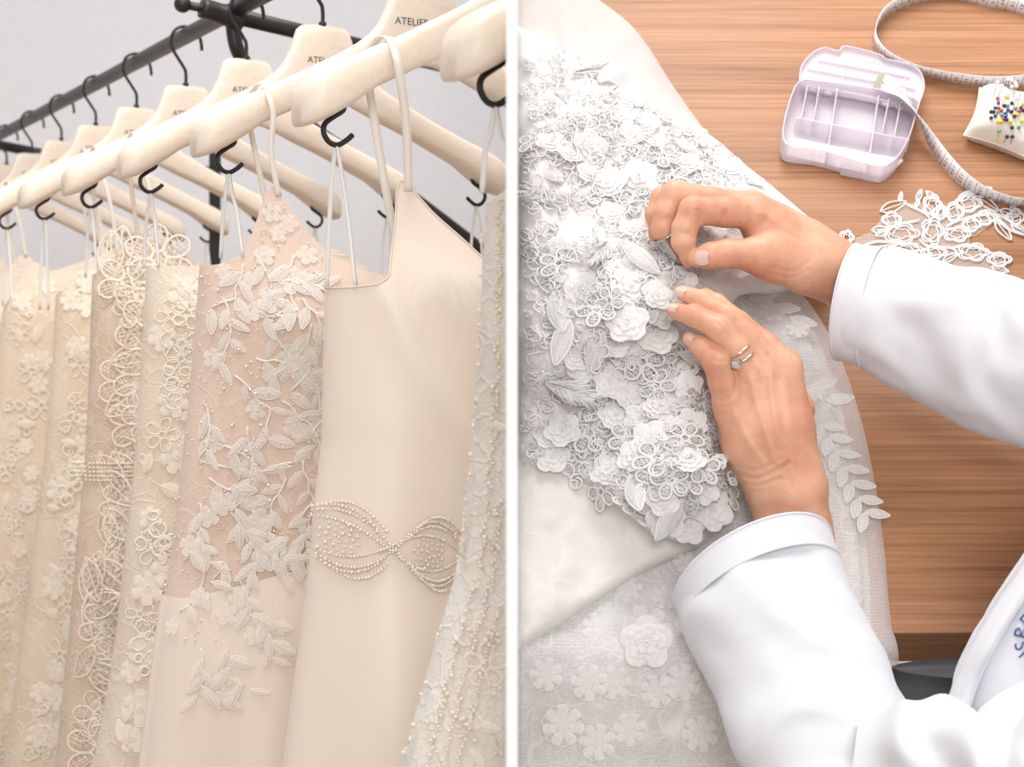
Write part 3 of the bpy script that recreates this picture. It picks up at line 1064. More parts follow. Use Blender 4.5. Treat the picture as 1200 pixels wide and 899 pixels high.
for i in range(96):
    t = i / 95; u = -0.206 + 0.178 * t
    w_ = 2 * math.pi * t * 1.5 + 0.9
    for a, ph in ((0.020, 0), (0.020, math.pi), (0.0235, 0), (0.0235, math.pi), (0.013, 0.25), (0.013, math.pi + 0.25), (0.027, -0.2), (0.027, math.pi - 0.2)):
        q = math.sin(w_ + ph)
        if a > 0.022 and abs(q) < 0.4: continue
        p = on0(u, belt_c(t) + a * q, 0.0024)
        if p[0] < -0.006: bl.append(p)
for c_ in (0.06, 0.38, 0.71, 1.0):
    for i in range(34):
        a = i * 2.4; r_ = 0.0022 * math.sqrt(i)
        u = -0.206 + 0.178 * c_ + r_ * math.cos(a); z = belt_c(c_) + r_ * math.sin(a)
        if u < -0.2055: continue
        p = on0(u, z, 0.0026)
        if p[0] < -0.006: bl.append(p)
o = part('beaded_belt', *beads(bl, RNG.uniform(0.0009, 0.0017, len(bl))), M['pearl'], DROOT[0]); o['kind'] = 'stuff'; o['label'] = 'belt of pearl beads in interlaced loops'
# two seams of satin piping at the neckline
nk = [DR[0].pt(np.array(u), np.array(float(DR[0].ztop(u)) - 0.0005), 0.0004)[0] for u in np.linspace(-0.197, -0.045, 60)]
nk = np.array(nk); nk = nk[nk[:, 0] < -0.004]
part('neckline_binding', *tube(nk, 0.0008, 6), M['satin'], DROOT[0])

# ---- dress by the divider: beads along its edge and lace sprays
bd = []
for i in range(170):
    y = 235 + 664 * i / 170
    z = CZ - (y - HZ) / F * 0.92
    for e in (0.004, 0.010, 0.017):
        u = -float(DR[-1].W(z)) + e + rg.uniform(-0.001, 0.001)
        p, n = DR[-1].pt(np.array(u), np.array(z), 0.0015)
        if p[0] < -0.006: bd.append(p)
for i in range(160):
    y = rg.choice([rg.uniform(590, 660), rg.uniform(740, 760), rg.uniform(800, 899), rg.uniform(240, 600)])
    x = rg.uniform(np.interp(y, [230, 500, 620, 740, 899], [572, 564, 552, 525, 482]), 592)
    u, z = at_px(-1, x, y)
    p, n = DR[-1].pt(np.array(u), np.array(z), 0.0015)
    if p[0] < -0.006: bd.append(p)
part('beading', *beads(bd, RNG.uniform(0.0008, 0.0016, len(bd))), M['pearl'], DROOT[-1])['kind'] = 'stuff'
for i in range(46):
    y = 250 + 640 * i / 46
    x = rg.uniform(np.interp(y, [230, 500, 620, 740, 899], [576, 570, 560, 535, 492]), 590)
    u, z = at_px(-1, x, y)
    stick(-1, rg.choice(['leaf', 'flower']) if False else 'leaf', LEAF_N, u, z, rg.uniform(0, 6.28), rg.uniform(0.014, 0.024))
for x, y in ((575, 610), (580, 655), (515, 830), (530, 880), (570, 780), (585, 560), (582, 330), (584, 420)):
    u, z = at_px(-1, x, y)
    stick(-1, 'lace_flower', ROSE_C, u, z, 0.3, 0.026)

# ================================================================== the worktable
TI = math.radians(52)
E1 = np.array([1.0, 0, 0]); E2 = np.array([0, math.cos(TI), math.sin(TI)]); EN = np.array([0, -math.sin(TI), math.cos(TI)])
TO = P(900, 450, 1.36)
CAM = np.array([0, 0, CZ])
TROT = Matrix((tuple(E1), tuple(E2), tuple(EN))).transposed()


def TP(px, py, h=0.0):
    """point seen at a pixel that lies h above the table top"""
    r = np.stack(np.broadcast_arrays((np.asarray(px, float) - 600) / F, 1.0, -(np.asarray(py, float) - HZ) / F), -1)
    q = (np.dot(TO - CAM, EN) + h) / (r @ EN)
    return CAM + r * q[..., None] if np.ndim(q) else CAM + r * q


def TL(p):                               # world -> table (s, t, h)
    q = np.asarray(p) - TO
    return np.stack([q @ E1, q @ E2, q @ EN], -1)


def TW(s, t, h):                         # table -> world
    return TO + np.multiply.outer(s, E1) + np.multiply.outer(t, E2) + np.multiply.outer(h, EN)


M['table_wood'] = wood_mat('table_oak', srgb(180, 131, 95), srgb(134, 89, 59), 0, 1.0, 0.45)
M['coat'] = cloth('white_coat_cotton', srgb(228, 229, 234), 0.85, 0.04, 700, 0.10, 0.2, 1.6)
M['veil'] = sheer('veil_tulle', srgb(250, 247, 245), 0.74, 900)
M['tulle'] = sheer('skirt_tulle', srgb(246, 240, 238), 0.55, 520)
M['net_lace'] = sheer('skirt_lace', srgb(254, 253, 252), 0.66, 420, 42, 1.0)
M['lining'] = lace_cloth('skirt_lining', srgb(246, 243, 238), srgb(252, 250, 248), 30, 0.55, 700, 0.2)
M['bodice_lace'] = lace_cloth('white_lace', srgb(248, 244, 241), srgb(254, 253, 252), 85, 0.9, 520, 0.35)
M['white_thread'] = cloth('white_thread', srgb(254, 253, 252), 0.6, 0.38, 9, 0.0, 0.35)
M['lace_net'] = sheer('lace_net', srgb(250, 244, 238), 0.28, 900)
M['lace_fill'] = sheer('lace_fill', srgb(254, 253, 252), 0.5, 20, bump=0)
M['glass_bead'] = simple('glass_bead', srgb(236, 224, 220), 0.05, Transmission_Weight=0.6, IOR=1.45)

tsL = TL(TP(1050, 742))[1]               # front edge
S0 = XP - TO[0] + 0.0005; S1 = 0.85; T1 = 0.62
tb = root('worktable', TW(0.1, tsL, -0.05), 'oak-veneered worktable with a thick front edge under the lace and tools', 'table', rot=TROT)


def tbox(lo, hi, bev=0.002):
    v, f = box(lo, hi)
    return TW(v[:, 0], v[:, 1], v[:, 2]), f


tt = part('tabletop', *tbox((S0, tsL, -0.052), (S1, T1, 0.0)), M['table_wood'], tb, smooth=False)
mb = tt.modifiers.new('bevel', 'BEVEL'); mb.width = 0.0015; mb.segments = 2
for s in (S0 + 0.06, S1 - 0.06):
    for t in (tsL + 0.10, T1 - 0.08):
        top = TW(s, t, -0.05)
        v, f = box((top[0] - 0.025, top[1] - 0.025, 0.0), (top[0] + 0.025, top[1] + 0.025, top[2] + 0.01))
        part('leg', v, f, M['table_wood'], tb, smooth=False)
    a, b2 = TW(s, tsL + 0.10, -0.05), TW(s, T1 - 0.08, -0.05)
    v, f = box((a[0] - 0.018, a[1], 0.25), (a[0] + 0.018, b2[1], 0.30))
    part('stretcher', v, f, M['table_wood'], tb, smooth=False)


# ---- cloth heaps: an outline traced on the table, filled with a soft relief
def seg_dist(q, poly):
    a = poly; b = np.roll(poly, -1, 0)
    best = np.full(len(q), 1e9); near = np.zeros_like(q)
    for i in range(len(a)):
        ab = b[i] - a[i]; L = (ab * ab).sum()
        t = np.clip(((q - a[i]) @ ab) / max(L, 1e-9), 0, 1)
        c = a[i] + t[:, None] * ab
        d = np.linalg.norm(q - c, axis=1)
        m = d < best
        best[m] = d[m]; near[m] = c[m]
    return best, near


def inside(q, poly):
    r = np.zeros(len(q), bool); j = len(poly) - 1
    for i in range(len(poly)):
        xi, yi = poly[i]; xj, yj = poly[j]
        c = ((yi > q[:, 1]) != (yj > q[:, 1])) & (q[:, 0] < (xj - xi) * (q[:, 1] - yi) / (yj - yi + 1e-12) + xi)
        r ^= c; j = i
    return r


def heap(poly, hfun, step=4.0, drape=False):
    """poly in pixels (open curve, closed here); hfun(x, y, d) -> height in m; returns world verts, faces and a sampler"""
    pl = np.asarray(poly, float)
    x0, y0 = pl.min(0) - step; x1, y1 = pl.max(0) + step
    gx = np.arange(x0, x1 + step, step); gy = np.arange(y0, y1 + step, step)
    X, Y = np.meshgrid(gx, gy); q = np.stack([X.ravel(), Y.ravel()], 1)
    ins = inside(q, pl); d, near = seg_dist(q, pl)
    nr, nc = X.shape
    I = ins.reshape(nr, nc)
    cell = I[:-1, :-1] | I[1:, :-1] | I[:-1, 1:] | I[1:, 1:]
    q2 = np.where(ins[:, None], q, near)
    d2 = np.where(ins, d, 0.0)
    # pull near-edge inside points onto the edge for a clean outline
    h = hfun(q2[:, 0], q2[:, 1], d2)
    w = TP(q2[:, 0], np.minimum(q2[:, 1], 738.0) if drape else q2[:, 1], h)
    if drape:                                   # what passes the front edge of the table falls straight down
        ov = np.clip(q2[:, 1] - 738.0, 0, None); t = np.clip(ov / 30, 0, 1)
        w[:, 1] -= 0.020 * t * (2 - t) + 0.004 * np.sin(q2[:, 0] * 0.035 + 1) * np.clip(ov / 150, 0, 1)
        w[:, 2] -= ov / F * 1.2 * (0.5 + 0.5 * t)
    w[:, 0] = np.maximum(w[:, 0], XP + 0.0004)
    ids = -np.ones(nr * nc, int)
    f = []
    ii, jj = np.nonzero(cell)
    a = ii * nc + jj
    quads = np.stack([a, a + nc, a + nc + 1, a + 1], 1)
    used = np.unique(quads)
    ids[used] = np.arange(len(used))
    return w[used], ids[quads].tolist()


def vnoise(x, y, sc, seed=0.0, oc=3):
    x = np.asarray(x, float) / sc; y = np.asarray(y, float) / sc
    out = np.zeros(np.shape(x)); amp = 1.0
    for o in range(oc):
        xs, ys = x * 2 ** o + 37.1 * seed, y * 2 ** o + 11.7 * seed
        xi, yi = np.floor(xs), np.floor(ys); fx, fy = xs - xi, ys - yi
        fx = fx * fx * (3 - 2 * fx); fy = fy * fy * (3 - 2 * fy)
        def hsh(a, b):
            q = np.sin(a * 127.1 + b * 311.7 + seed * 74.7) * 43758.5453
            return 2 * (q - np.floor(q)) - 1
        v = (hsh(xi, yi) * (1 - fx) + hsh(xi + 1, yi) * fx) * (1 - fy) + (hsh(xi, yi + 1) * (1 - fx) + hsh(xi + 1, yi + 1) * fx) * fy
        out += amp * v; amp *= 0.5
    return out * 0.8


def rolled(d, R):
    t = np.clip(d / R, 0, 1)
    return np.sqrt(1 - (1 - t) ** 2)


def curve2(pts, n=6): return catmull(np.array(pts, float), n)


wd = root('lace_wedding_dress', TW(0, 0, 0), 'white lace wedding dress heaped on the worktable under the hands', 'wedding dress')
# lace skirt lying on the table
edge = [(604, 330), (880, 330), (925, 338), (952, 360), (985, 420), (1010, 495), (1026, 570), (1036, 640), (1041, 700), (1045, 742), (1047, 820), (1050, 960)]
pl_t = np.vstack([curve2(edge), [(604, 960)]])
part('tulle_skirt', *heap(pl_t, lambda x, y, d: 0.0015 + 0.006 * rolled(d, 14) + 0.004 * np.clip(vnoise(x, y, 70, 3), -1, 1) * rolled(d, 40), 5, True), M['tulle'], wd)
part('skirt_lining', *heap(np.vstack([curve2([(604, 330), (880, 336), (925, 352), (950, 380), (975, 440), (994, 510), (1008, 580), (1017, 660), (1021, 742), (1024, 955)]), [(604, 955)]]),
                           lambda x, y, d: 0.001 + 0.0008 * rolled(d, 10), 8, True), M['lining'], wd)
edge2 = [(604, 345), (860, 340), (912, 356), (940, 385), (966, 440), (985, 505), (1000, 580), (1010, 660), (1014, 742), (1016, 957)]
part('lace_overskirt', *heap(np.vstack([curve2(edge2), [(604, 957)]]), lambda x, y, d: 0.009 + 0.007 * rolled(d, 12) + 0.006 * np.clip(vnoise(x, y, 90, 8), -1, 1) * rolled(d, 40), 5, True), M['net_lace'], wd)
# smooth folded layer between bodice and lace skirt
fold_edge = curve2([(604, 768), (640, 744), (700, 705), (760, 668), (820, 640), (862, 600), (880, 560)])
pl_f = np.vstack([fold_edge, [(830, 520), (604, 520)]])
part('folded_underskirt', *heap(pl_f, lambda x, y, d: 0.014 + 0.020 * rolled(d, 22) + 0.006 * np.clip(vnoise(x + 0.6 * y, y - 0.4 * x, 60, 5), -1, 1) * rolled(d, 60), 4), M['lining'], wd)

# veil at the top
pl_v = np.vstack([curve2([(604, -30), (668, -30), (700, -2), (735, 25), (760, 55), (785, 95), (808, 128), (834, 162), (862, 190)]), [(700, 190), (604, 190)]])
part('veil', *heap(pl_v, lambda x, y, d: 0.006 + 0.028 * rolled(d, 60) + 0.006 * np.clip(vnoise(x, y * 0.5, 45, 2), -1, 1) * rolled(d, 50), 5), M['veil'], wd)

# bodice: the big lace heap
bod = curve2([(604, 30), (640, 40), (690, 72), (740, 105), (790, 135), (835, 160), (870, 190), (905, 218), (945, 252), (985, 285), (992, 300), (975, 318), (940, 335), (905, 345), (878, 345), (862, 352),
              (852, 380), (842, 420), (838, 460), (846, 510), (858, 550), (862, 580), (850, 606), (828, 626), (795, 640), (765, 630), (735, 608), (700, 584), (655, 566), (604, 556)], 5)


def bh(x, y, d):
    base = 0.030 + 0.066 * np.exp(-((x - 760) / 150) ** 2 - ((y - 330) / 190) ** 2) + 0.030 * np.exp(-((x - 640) / 120) ** 2 - ((y - 250) / 200) ** 2) + 0.030 * np.exp(-((x - 790) / 70) ** 2 - ((y - 560) / 70) ** 2)
    rid = 0.012 * np.sin((x * 0.55 + y * 0.83) / 34.0 + 1.2 * vnoise(x, y, 90, 4, 2)) * rolled(d, 50)
    ruf = 0.0042 * np.clip(vnoise(x, y, 13, 11, 3), -1.2, 1.2) * rolled(d, 14)
    return 0.008 + base * rolled(d, 26) + rid + ruf


BV, BF = heap(bod, bh, 2.6)
part('bodice', BV, BF, M['bodice_lace'], wd)


_gx = np.arange(598, 1004, 2.0); _gy = np.arange(20, 660, 2.0)
_X, _Y = np.meshgrid(_gx, _gy); _q = np.stack([_X.ravel(), _Y.ravel()], 1)
_d, _ = seg_dist(_q, bod); _d = np.where(inside(_q, bod), _d, 0.0)
_w = TP(_q[:, 0], _q[:, 1], bh(_q[:, 0], _q[:, 1], _d)).reshape(len(_gy), len(_gx), 3)
_d = _d.reshape(_X.shape)


def bdist(px, py):
    i = int(np.clip(round((py - 20) / 2), 4, len(_gy) - 5)); j = int(np.clip(round((px - 598) / 2), 4, len(_gx) - 5))
    return _d[i, j]


def bsurf(px, py):
    i = int(np.clip(round((py - 20) / 2), 4, len(_gy) - 5)); j = int(np.clip(round((px - 598) / 2), 4, len(_gx) - 5))
    n = np.cross(_w[i, j + 3] - _w[i, j - 3], _w[i - 3, j] - _w[i + 3, j]); n /= np.linalg.norm(n)
    if n @ EN < 0: n = -n
    n = n * 0.5 + EN * 0.5
    return _w[i, j].copy(), n / np.linalg.norm(n), _d[i, j]


RUF = [sm_data('ruffled_flower', t_ruffle(5, 3, i), M['white_thread']) for i in range(4)]
LEAF_W = two_mat('lace_leaf', t_leaf(8, 0.36, 0.2), t_cordleaf(8, 0.026, 0.38), M['lace_fill'], M['white_thread'])


def t_feather():
    """leaf of fringed threads"""
    rg = np.random.default_rng(2); L = [t_leaf(8, 0.30, 0.15)]
    for i in range(90):
        y = rg.uniform(0.0, 0.85); s = rg.choice((-1, 1))
        ln = rg.uniform(0.08, 0.26) * math.sin(math.pi * (0.15 + 0.8 * y))
        z0 = 0.07 + rg.uniform(0, 0.06)
        L.append(tube([(s * 0.02, y, z0), (s * ln * 0.6, y + 0.12, z0 + 0.04), (s * ln, y + 0.28, z0 - 0.02)], 0.009, 3))
    return join(L)


FEATH = sm_data('fringed_leaf', t_feather(), M['white_thread'])
CORD_W = [sm_data('lace_scroll', t_scroll(10 + i, 0.032), M['white_thread']) for i in range(3)]
CFLOW_W = sm_data('corded_flower', t_cordflower(5, 0.035, True), M['white_thread'])
rq = random.Random(21)
placed = []


def onbod(name, me, px, py, ang, size, lift=0.001, sz=0.7, tilt=0.25):
    p, n, d = bsurf(px, py)
    n = n + np.array([rq.uniform(-tilt, tilt), rq.uniform(-tilt, tilt), rq.uniform(-tilt, tilt)])
    if p[0] < XP + 0.52 * size: return
    put(name, me, wd, frame(p + n / np.linalg.norm(n) * lift, n, ang, (size, size, size * sz), up=tuple(E2)))


for px, py, a, s in [(628, 70, 60, 70), (690, 62, -60, 60), (668, 92, -70, 70), (700, 98, -50, 56), (650, 110, -120, 50), (698, 278, 190, 64), (712, 290, 150, 60), (690, 300, 210, 60), (640, 262, 80, 70), (665, 245, 60, 60), (630, 285, 95, 60), (622, 370, 205, 60), (650, 345, 190, 58), (668, 372, 160, 56),
                     (640, 400, 250, 70), (625, 430, 260, 60), (640, 450, 240, 60), (655, 470, 280, 55), (660, 215, 40, 50), (622, 200, 20, 50), (760, 250, 170, 40)]:
    onbod('fringed_leaf' if s > 58 else 'lace_leaf', FEATH if s > 58 else LEAF_W, px, py, math.radians(a), s / 1800 * 1.42, 0.003, 0.6)
    placed.append((px, py, 20))
cand = 0
while cand < 9000:
    cand += 1
    x, y = rq.uniform(612, 975), rq.uniform(70, 635)
    if bdist(x, y) < 9: continue
    if x > 800 and 215 < y < 350: continue
    sz = rq.uniform(34, 52)
    rr = sz * 0.25
    if any((x - a) ** 2 + (y - b) ** 2 < (rr + c) ** 2 for a, b, c in placed): continue
    placed.append((x, y, rr))
    c = rq.random(); S = sz / 1800 * 1.36
    if c < 0.50: onbod('ruffled_flower', rq.choice(RUF), x, y, rq.uniform(0, 6), S, 0.002, 0.55)
    elif c < 0.72: onbod('corded_flower', CFLOW_W, x, y, rq.uniform(0, 6), S, 0.003, 0.8)
    elif c < 0.88: onbod('lace_scroll', rq.choice(CORD_W), x, y, rq.uniform(0, 6), S * 1.1, 0.004, 0.8)
    else: onbod('lace_leaf', LEAF_W, x, y, rq.uniform(0, 6), S * 1.1, 0.003, 0.7)
# loose threads and cords over everything
L = []
for i in range(1500):
    x, y = rq.uniform(612, 960), rq.uniform(60, 630)
    if bdist(x, y) < 8: continue
    if x > 830 and 215 < y < 350: continue
    a0 = rq.uniform(0, 6.28); R = rq.uniform(4, 9); pts = []
    for j in range(7):
        pts.append(bsurf(x + R * math.cos(a0 + j * 0.9) , y + R * math.sin(a0 + j * 0.9) * 0.9)[0] + EN * rq.uniform(0.002, 0.006))
    pts = np.array(pts)
    if pts[:, 0].min() < XP + 0.004: continue
    L.append(tube(catmull(pts, 3), 0.0009, 4))
part('corded_trim', *join(L), M['white_thread'], wd)['kind'] = 'stuff'
# clear beads by the lower hand and pearl beads in the flowers
gb = []
for i in range(46):
    x, y = rq.uniform(808, 832), rq.uniform(405, 560)
    gb.append(bsurf(x, y)[0] + EN * 0.003)
part('glass_beads', *beads(gb, RNG.uniform(0.0025, 0.0045, len(gb))), M['glass_bead'], wd)['kind'] = 'stuff'
# scalloped cord along the upper edge of the bodice
sc = []
for i in range(150):
    t = i / 149 * 9
    e = np.array(bod)
    j = 20 + i * (len(bod) * 11 // 30 - 20) // 150
    x, y = e[min(j, len(e) - 1)]
    sc.append(TP(x - 3 + 3 * math.cos(i * 1.3), y + 4 + 3 * math.sin(i * 1.3), 0.026 + 0.004 * math.sin(i * 0.9)))
sc = np.array(sc); sc = sc[sc[:, 0] > XP + 0.004]
part('edge_cord', *tube(catmull(sc, 2), 0.0016, 5), M['white_thread'], wd)
# embroidery on the lace skirt: floral sprays of flat thread
def onskirt(name, me, px, py, ang, size, h=0.0185, sz=0.12):
    p = TP(px, py, h)
    put(name, me, wd, frame(p, EN, ang, (size, size, size * sz), up=tuple(E2)))


SKF = sm_data('skirt_flower', join([t_cordflower(7, 0.011, True), t_flower(7, gap=0.5)]), M['lace_fill'])
for px, py, s in [(757, 752 - 14, 60), (735, 690, 34), (715, 720, 30), (780, 700, 30), (905, 365, 34), (935, 385, 30), (700, 760 - 25, 36), (805, 660, 30), (955, 460, 26)]:
    if py < 742: onskirt('skirt_flower', SKF, px, py, rq.uniform(0, 6), s / 1800 * 1.26)
SKF = sm_data('skirt_flower', join([t_cordflower(7, 0.011, True), t_flower(7, gap=0.5)]), M['lace_fill'])
fy = TP(800, 738, 0.016)[1] - 0.027
for px, py, s_ in [(757, 752, 64), (738, 855, 40), (690, 800, 44), (800, 800, 44), (660, 850, 50), (820, 860, 44), (720, 800, 40), (640, 790, 40), (770, 810, 40), (700, 870, 44)]:
    put('skirt_flower', SKF if s_ < 60 else RUF[0], wd, frame(P(px, py, fy), (0, -1, 0.05), rq.uniform(0, 6), (s_ / 1800 * 1.17,) * 2 + (0.008 if s_ < 60 else 0.03,)))
LEAF_S = two_mat('skirt_leaf', t_leaf(7, 0.42), rim_leaf(0.42), M['lace_fill'], M['white_thread'])
for i, (px, py) in enumerate([(962, 498), (972, 512), (980, 530), (990, 548), (998, 566), (1006, 584), (1014, 600)]):
    for s in (-1, 1):
        onskirt('skirt_leaf', LEAF_S, px, py, math.radians(-150 + s * 50) * -1 * -1, 28 / 1800 * 1.3)
for px, py, a in [(880, 350, 80), (905, 360, 95), (925, 372, 110), (950, 455, 70), (968, 470, 80)]:
    onskirt('skirt_leaf', LEAF_S, px, py, math.radians(-a), 34 / 1800 * 1.35)

# ================================================================== things on the table
# ---- compartment box
M['plastic'] = None
b_ = NB('frosted_plastic')
_p = principled(b_, srgb(244, 238, 246), 0.28, None, Specular_IOR_Level=0.5, Subsurface_Weight=0.0)
_t = b_.n('ShaderNodeBsdfTransparent', i_0=(0.97, 0.95, 0.97, 1))
_fr = b_.n('ShaderNodeLayerWeight', i_0=0.35)
_m = b_.n('ShaderNodeMixShader', i_0=b_.math('MULTIPLY_ADD', _fr.outputs[1], 0.35, 0.40), i_1=_t.outputs[0], i_2=_p)
M['plastic'] = b_.done(_m.outputs[0])
bx = root('compartment_box', TP(990, 160, 0), 'open translucent plastic compartment box lying on the wood', 'box')


def slab(outline, h0, h1):
    """prism over a pixel outline traced at the height it is seen; h0..h1 above the table"""
    o = np.array(outline, float)
    st = TL(TP(o[:, 0], o[:, 1], h0))
    n = len(o)
    lo = TW(st[:, 0], st[:, 1], np.full(n, h0)); hi = TW(st[:, 0], st[:, 1], np.full(n, h1))
    return np.vstack([lo, hi]), [list(range(n))[::-1], list(range(n, 2 * n))] + [[i, (i + 1) % n, n + (i + 1) % n, n + i] for i in range(n)]


def wallstrip(outline, h0, h1, th=0.0013, closed=True):
    """thin upright wall along a table-plane outline given in pixels at h0"""
    o = np.array(outline, float); st = TL(TP(o[:, 0], o[:, 1], h0))[:, :2]
    n = len(st); L = []
    for i in range(n if closed else n - 1):
        a, b = st[i], st[(i + 1) % n]
        d = b - a; nn = np.array([-d[1], d[0]]) / max(np.linalg.norm(d), 1e-9) * th / 2
        q = np.array([a - nn, b - nn, b + nn, a + nn])
        v = np.vstack([TW(q[:, 0], q[:, 1], np.full(4, h0)), TW(q[:, 0], q[:, 1], np.full(4, h1))])
        L.append((v, [[3, 2, 1, 0], [4, 5, 6, 7], [0, 1, 5, 4], [1, 2, 6, 5], [2, 3, 7, 6], [3, 0, 4, 7]]))
    return join(L)


def shift(o, st0, h):       # outline moved: keep pixel at base
    return o


# tray: the floor outline on the table; walls rise 2.6 cm
tray = curve2([(940, 112), (1000, 119), (1066, 134), (1068, 150), (1060, 178), (1048, 200), (1034, 212), (1024, 213), (1000, 207), (975, 199), (950, 193), (925, 190), (916, 185), (914, 172), (918, 150), (926, 125), (933, 114)], 3)
part('tray_floor', *slab(tray, 0.001, 0.0025), M['plastic'], bx, smooth=False)
part('tray_wall', *wallstrip(tray, 0.001, 0.024), M['plastic'], bx, smooth=False)
part('divider', *wallstrip([(930, 152), (1062, 178)], 0.0025, 0.020, closed=False), M['plastic'], bx, smooth=False)
for a, c in (((943, 116), (936, 152)), ((957, 116), (950, 156)), ((978, 118), (966, 196)), ((1026, 126), (1014, 206)), ((1038, 130), (1030, 170)), ((1052, 132), (1044, 174))):
    part('divider', *wallstrip([a, c], 0.0025, 0.020, closed=False), M['plastic'], bx, smooth=False)
part('tray_contents', *slab([(928, 164), (1058, 190), (1044, 203), (1030, 209), (1000, 203), (960, 193), (920, 184)], 0.0026, 0.006), simple('white_filling', srgb(246, 243, 246), 0.6), bx, smooth=False)
lid = curve2([(936, 98), (938, 84), (946, 72), (958, 63), (968, 61), (982, 65), (990, 59), (1030, 69), (1036, 74), (1060, 79), (1074, 86), (1080, 96), (1081, 110), (1074, 128), (1068, 130), (1000, 115), (940, 106)], 3)
part('lid', *slab(lid, 0.010, 0.0115), M['plastic'], bx, smooth=False)
part('lid_rim', *wallstrip(lid, 0.0105, 0.017), M['plastic'], bx, smooth=False)
for a, c in (((946, 82), (1072, 106)), ((942, 93), (1074, 118)), ((958, 72), (1066, 92))):
    part('lid_rib', *wallstrip([a, c], 0.0115, 0.0145, closed=False), M['plastic'], bx, smooth=False)
for a, c in (((988, 88), (982, 112)), ((1032, 98), (1026, 120))):
    part('lid_rib', *wallstrip([a, c], 0.0115, 0.0145, closed=False), M['plastic'], bx, smooth=False)
for x in (948, 966, 1034, 1050):
    y = 103 + (x - 940) * 0.2
    part('hinge', *tube([TP(x, y, 0.014), TP(x + 9, y + 2, 0.014)], 0.0022, 8), M['plastic'], bx)
part('hang_slot', *tube(catmull(TP(np.array([1012, 1021, 1030, 1030, 1021, 1012]), np.array([69.5, 71, 73, 75, 73.5, 72]), 0.012), 2), 0.0005, 5), M['plastic'], bx)
part('latch', *slab([(985, 199), (1010, 204), (1008, 210), (984, 205)], 0.0015, 0.012), M['plastic'], bx, smooth=False)

# ---- measuring tape: one long band, standing on its edge in the loop, tipped flat at its metal end
M['tape'] = cloth('tape_vinyl', srgb(246, 245, 247), 0.5, 0.12, 600, 0.02, 0.0)
M['ink'] = simple('tape_ink', srgb(70, 68, 74), 0.7)
M['tape_metal'] = simple('tape_tip_metal', srgb(150, 146, 124), 0.45, Metallic=0.3)
mt = root('measuring_tape', TP(1100, 150, 0), 'white measuring tape with black centimetre figures looping beside the pincushion', 'measuring tape')
#           px    py    h(mid)  width dir: (in-plane across, up)
tp = [(1026, 95, 0.024, 0.95, 0.3), (1040, 99, 0.025, 0.95, 0.3), (1056, 110, 0.026, 0.8, -0.3), (1070, 127, 0.026, 0.6, -0.7), (1082, 147, 0.020, 0.3, -0.95), (1094, 168, 0.013, 0.0, -1), (1107, 187, 0.011, -0.12, -1), (1124, 206, 0.010, -0.1, -1), (1146, 222, 0.009, 0.1, -1), (1170, 232, 0.009, 0.25, -0.95), (1200, 238, 0.009, 0.3, -0.95),
      (1250, 235, 0.009, 0.1, 1), (1310, 190, 0.009, 0, 1), (1320, 110, 0.009, 0, 1), (1270, 45, 0.009, 0, 1), (1200, 9, 0.009, 0.1, 1), (1160, 0, 0.009, 0.1, 1), (1120, -8, 0.009, 0, 1), (1085, -6, 0.009, 0, 1), (1055, 3, 0.009, 0, 1), (1035, 17, 0.009, 0, 1), (1026, 34, 0.009, 0, 1), (1026, 50, 0.009, 0.05, 1), (1040, 66, 0.009, 0.25, 1), (1068, 79, 0.009, 0.4, 0.9),
      (1100, 88, 0.009, 0.35, 0.95), (1140, 95, 0.009, 0.2, 1), (1175, 97, 0.009, 0.1, 1), (1210, 94, 0.009, 0, 1), (1260, 84, 0.009, 0, 1)]
TPn = 14
c3 = catmull([np.concatenate([TP(a[0], a[1], a[2]), [a[3], a[4]]]) for a in tp], TPn)
tpos = c3[:, :3]
ttan = np.gradient(tpos, axis=0); ttan /= np.linalg.norm(ttan, axis=1, keepdims=True)
across = np.cross(EN, ttan); across /= np.linalg.norm(across, axis=1, keepdims=True)
TWID = 0.0195
wv = -across * c3[:, 3:4] + EN * c3[:, 4:5]
wv[: 11 * TPn] = across[: 11 * TPn] * c3[: 11 * TPn, 3:4] + EN * c3[: 11 * TPn, 4:5]
for i in range(25):
    wv[1:-1] = (wv[:-2] + wv[1:-1] * 2 + wv[2:]) / 4
wv -= ttan * (wv * ttan).sum(1, keepdims=True); wv /= np.linalg.norm(wv, axis=1, keepdims=True)
part('band', *ribbon(tpos, wv, TWID, 0.0003), M['tape'], mt)
tnor = np.cross(ttan, wv)
arc = np.concatenate([[0], np.cumsum(np.linalg.norm(np.diff(tpos, axis=0), axis=1))])
DIG = [text_mesh(str(i), 1.0) for i in range(10)]


def on_tape(s, w, side):
    p = np.array([np.interp(s, arc, tpos[:, j]) for j in range(3)]); a = np.array([np.interp(s, arc, wv[:, j]) for j in range(3)]); n = np.array([np.interp(s, arc, tnor[:, j]) for j in range(3)])
    return p + a * w + n * side * 0.0006


num = []; tick = []


def put_number(n, s, side):
    st = str(n); hgt = 0.0058
    for side in (-1, 1):
        for i, ch in enumerate(st):
            v, f = DIG[int(ch)]
            off = (i - (len(st) - 1) / 2) * 0.0042
            q = np.array([on_tape(s + side * y * hgt * 1.0, -side * (off + x * hgt * 0.95) * 1.0, side) for x, y, _ in v])
            num.append((q, f))


def put_tick(s, ln, full=False):
    for side in (-1, 1):
        for sg in (1, -1):
            w0, w1 = sg * TWID / 2, sg * (TWID / 2 - ln)
            q = np.array([on_tape(s - 0.0002, w0, side), on_tape(s + 0.0002, w0, side), on_tape(s + 0.0002, w1, side), on_tape(s - 0.0002, w1, side)])
            tick.append((q, [[0, 1, 2, 3]]))


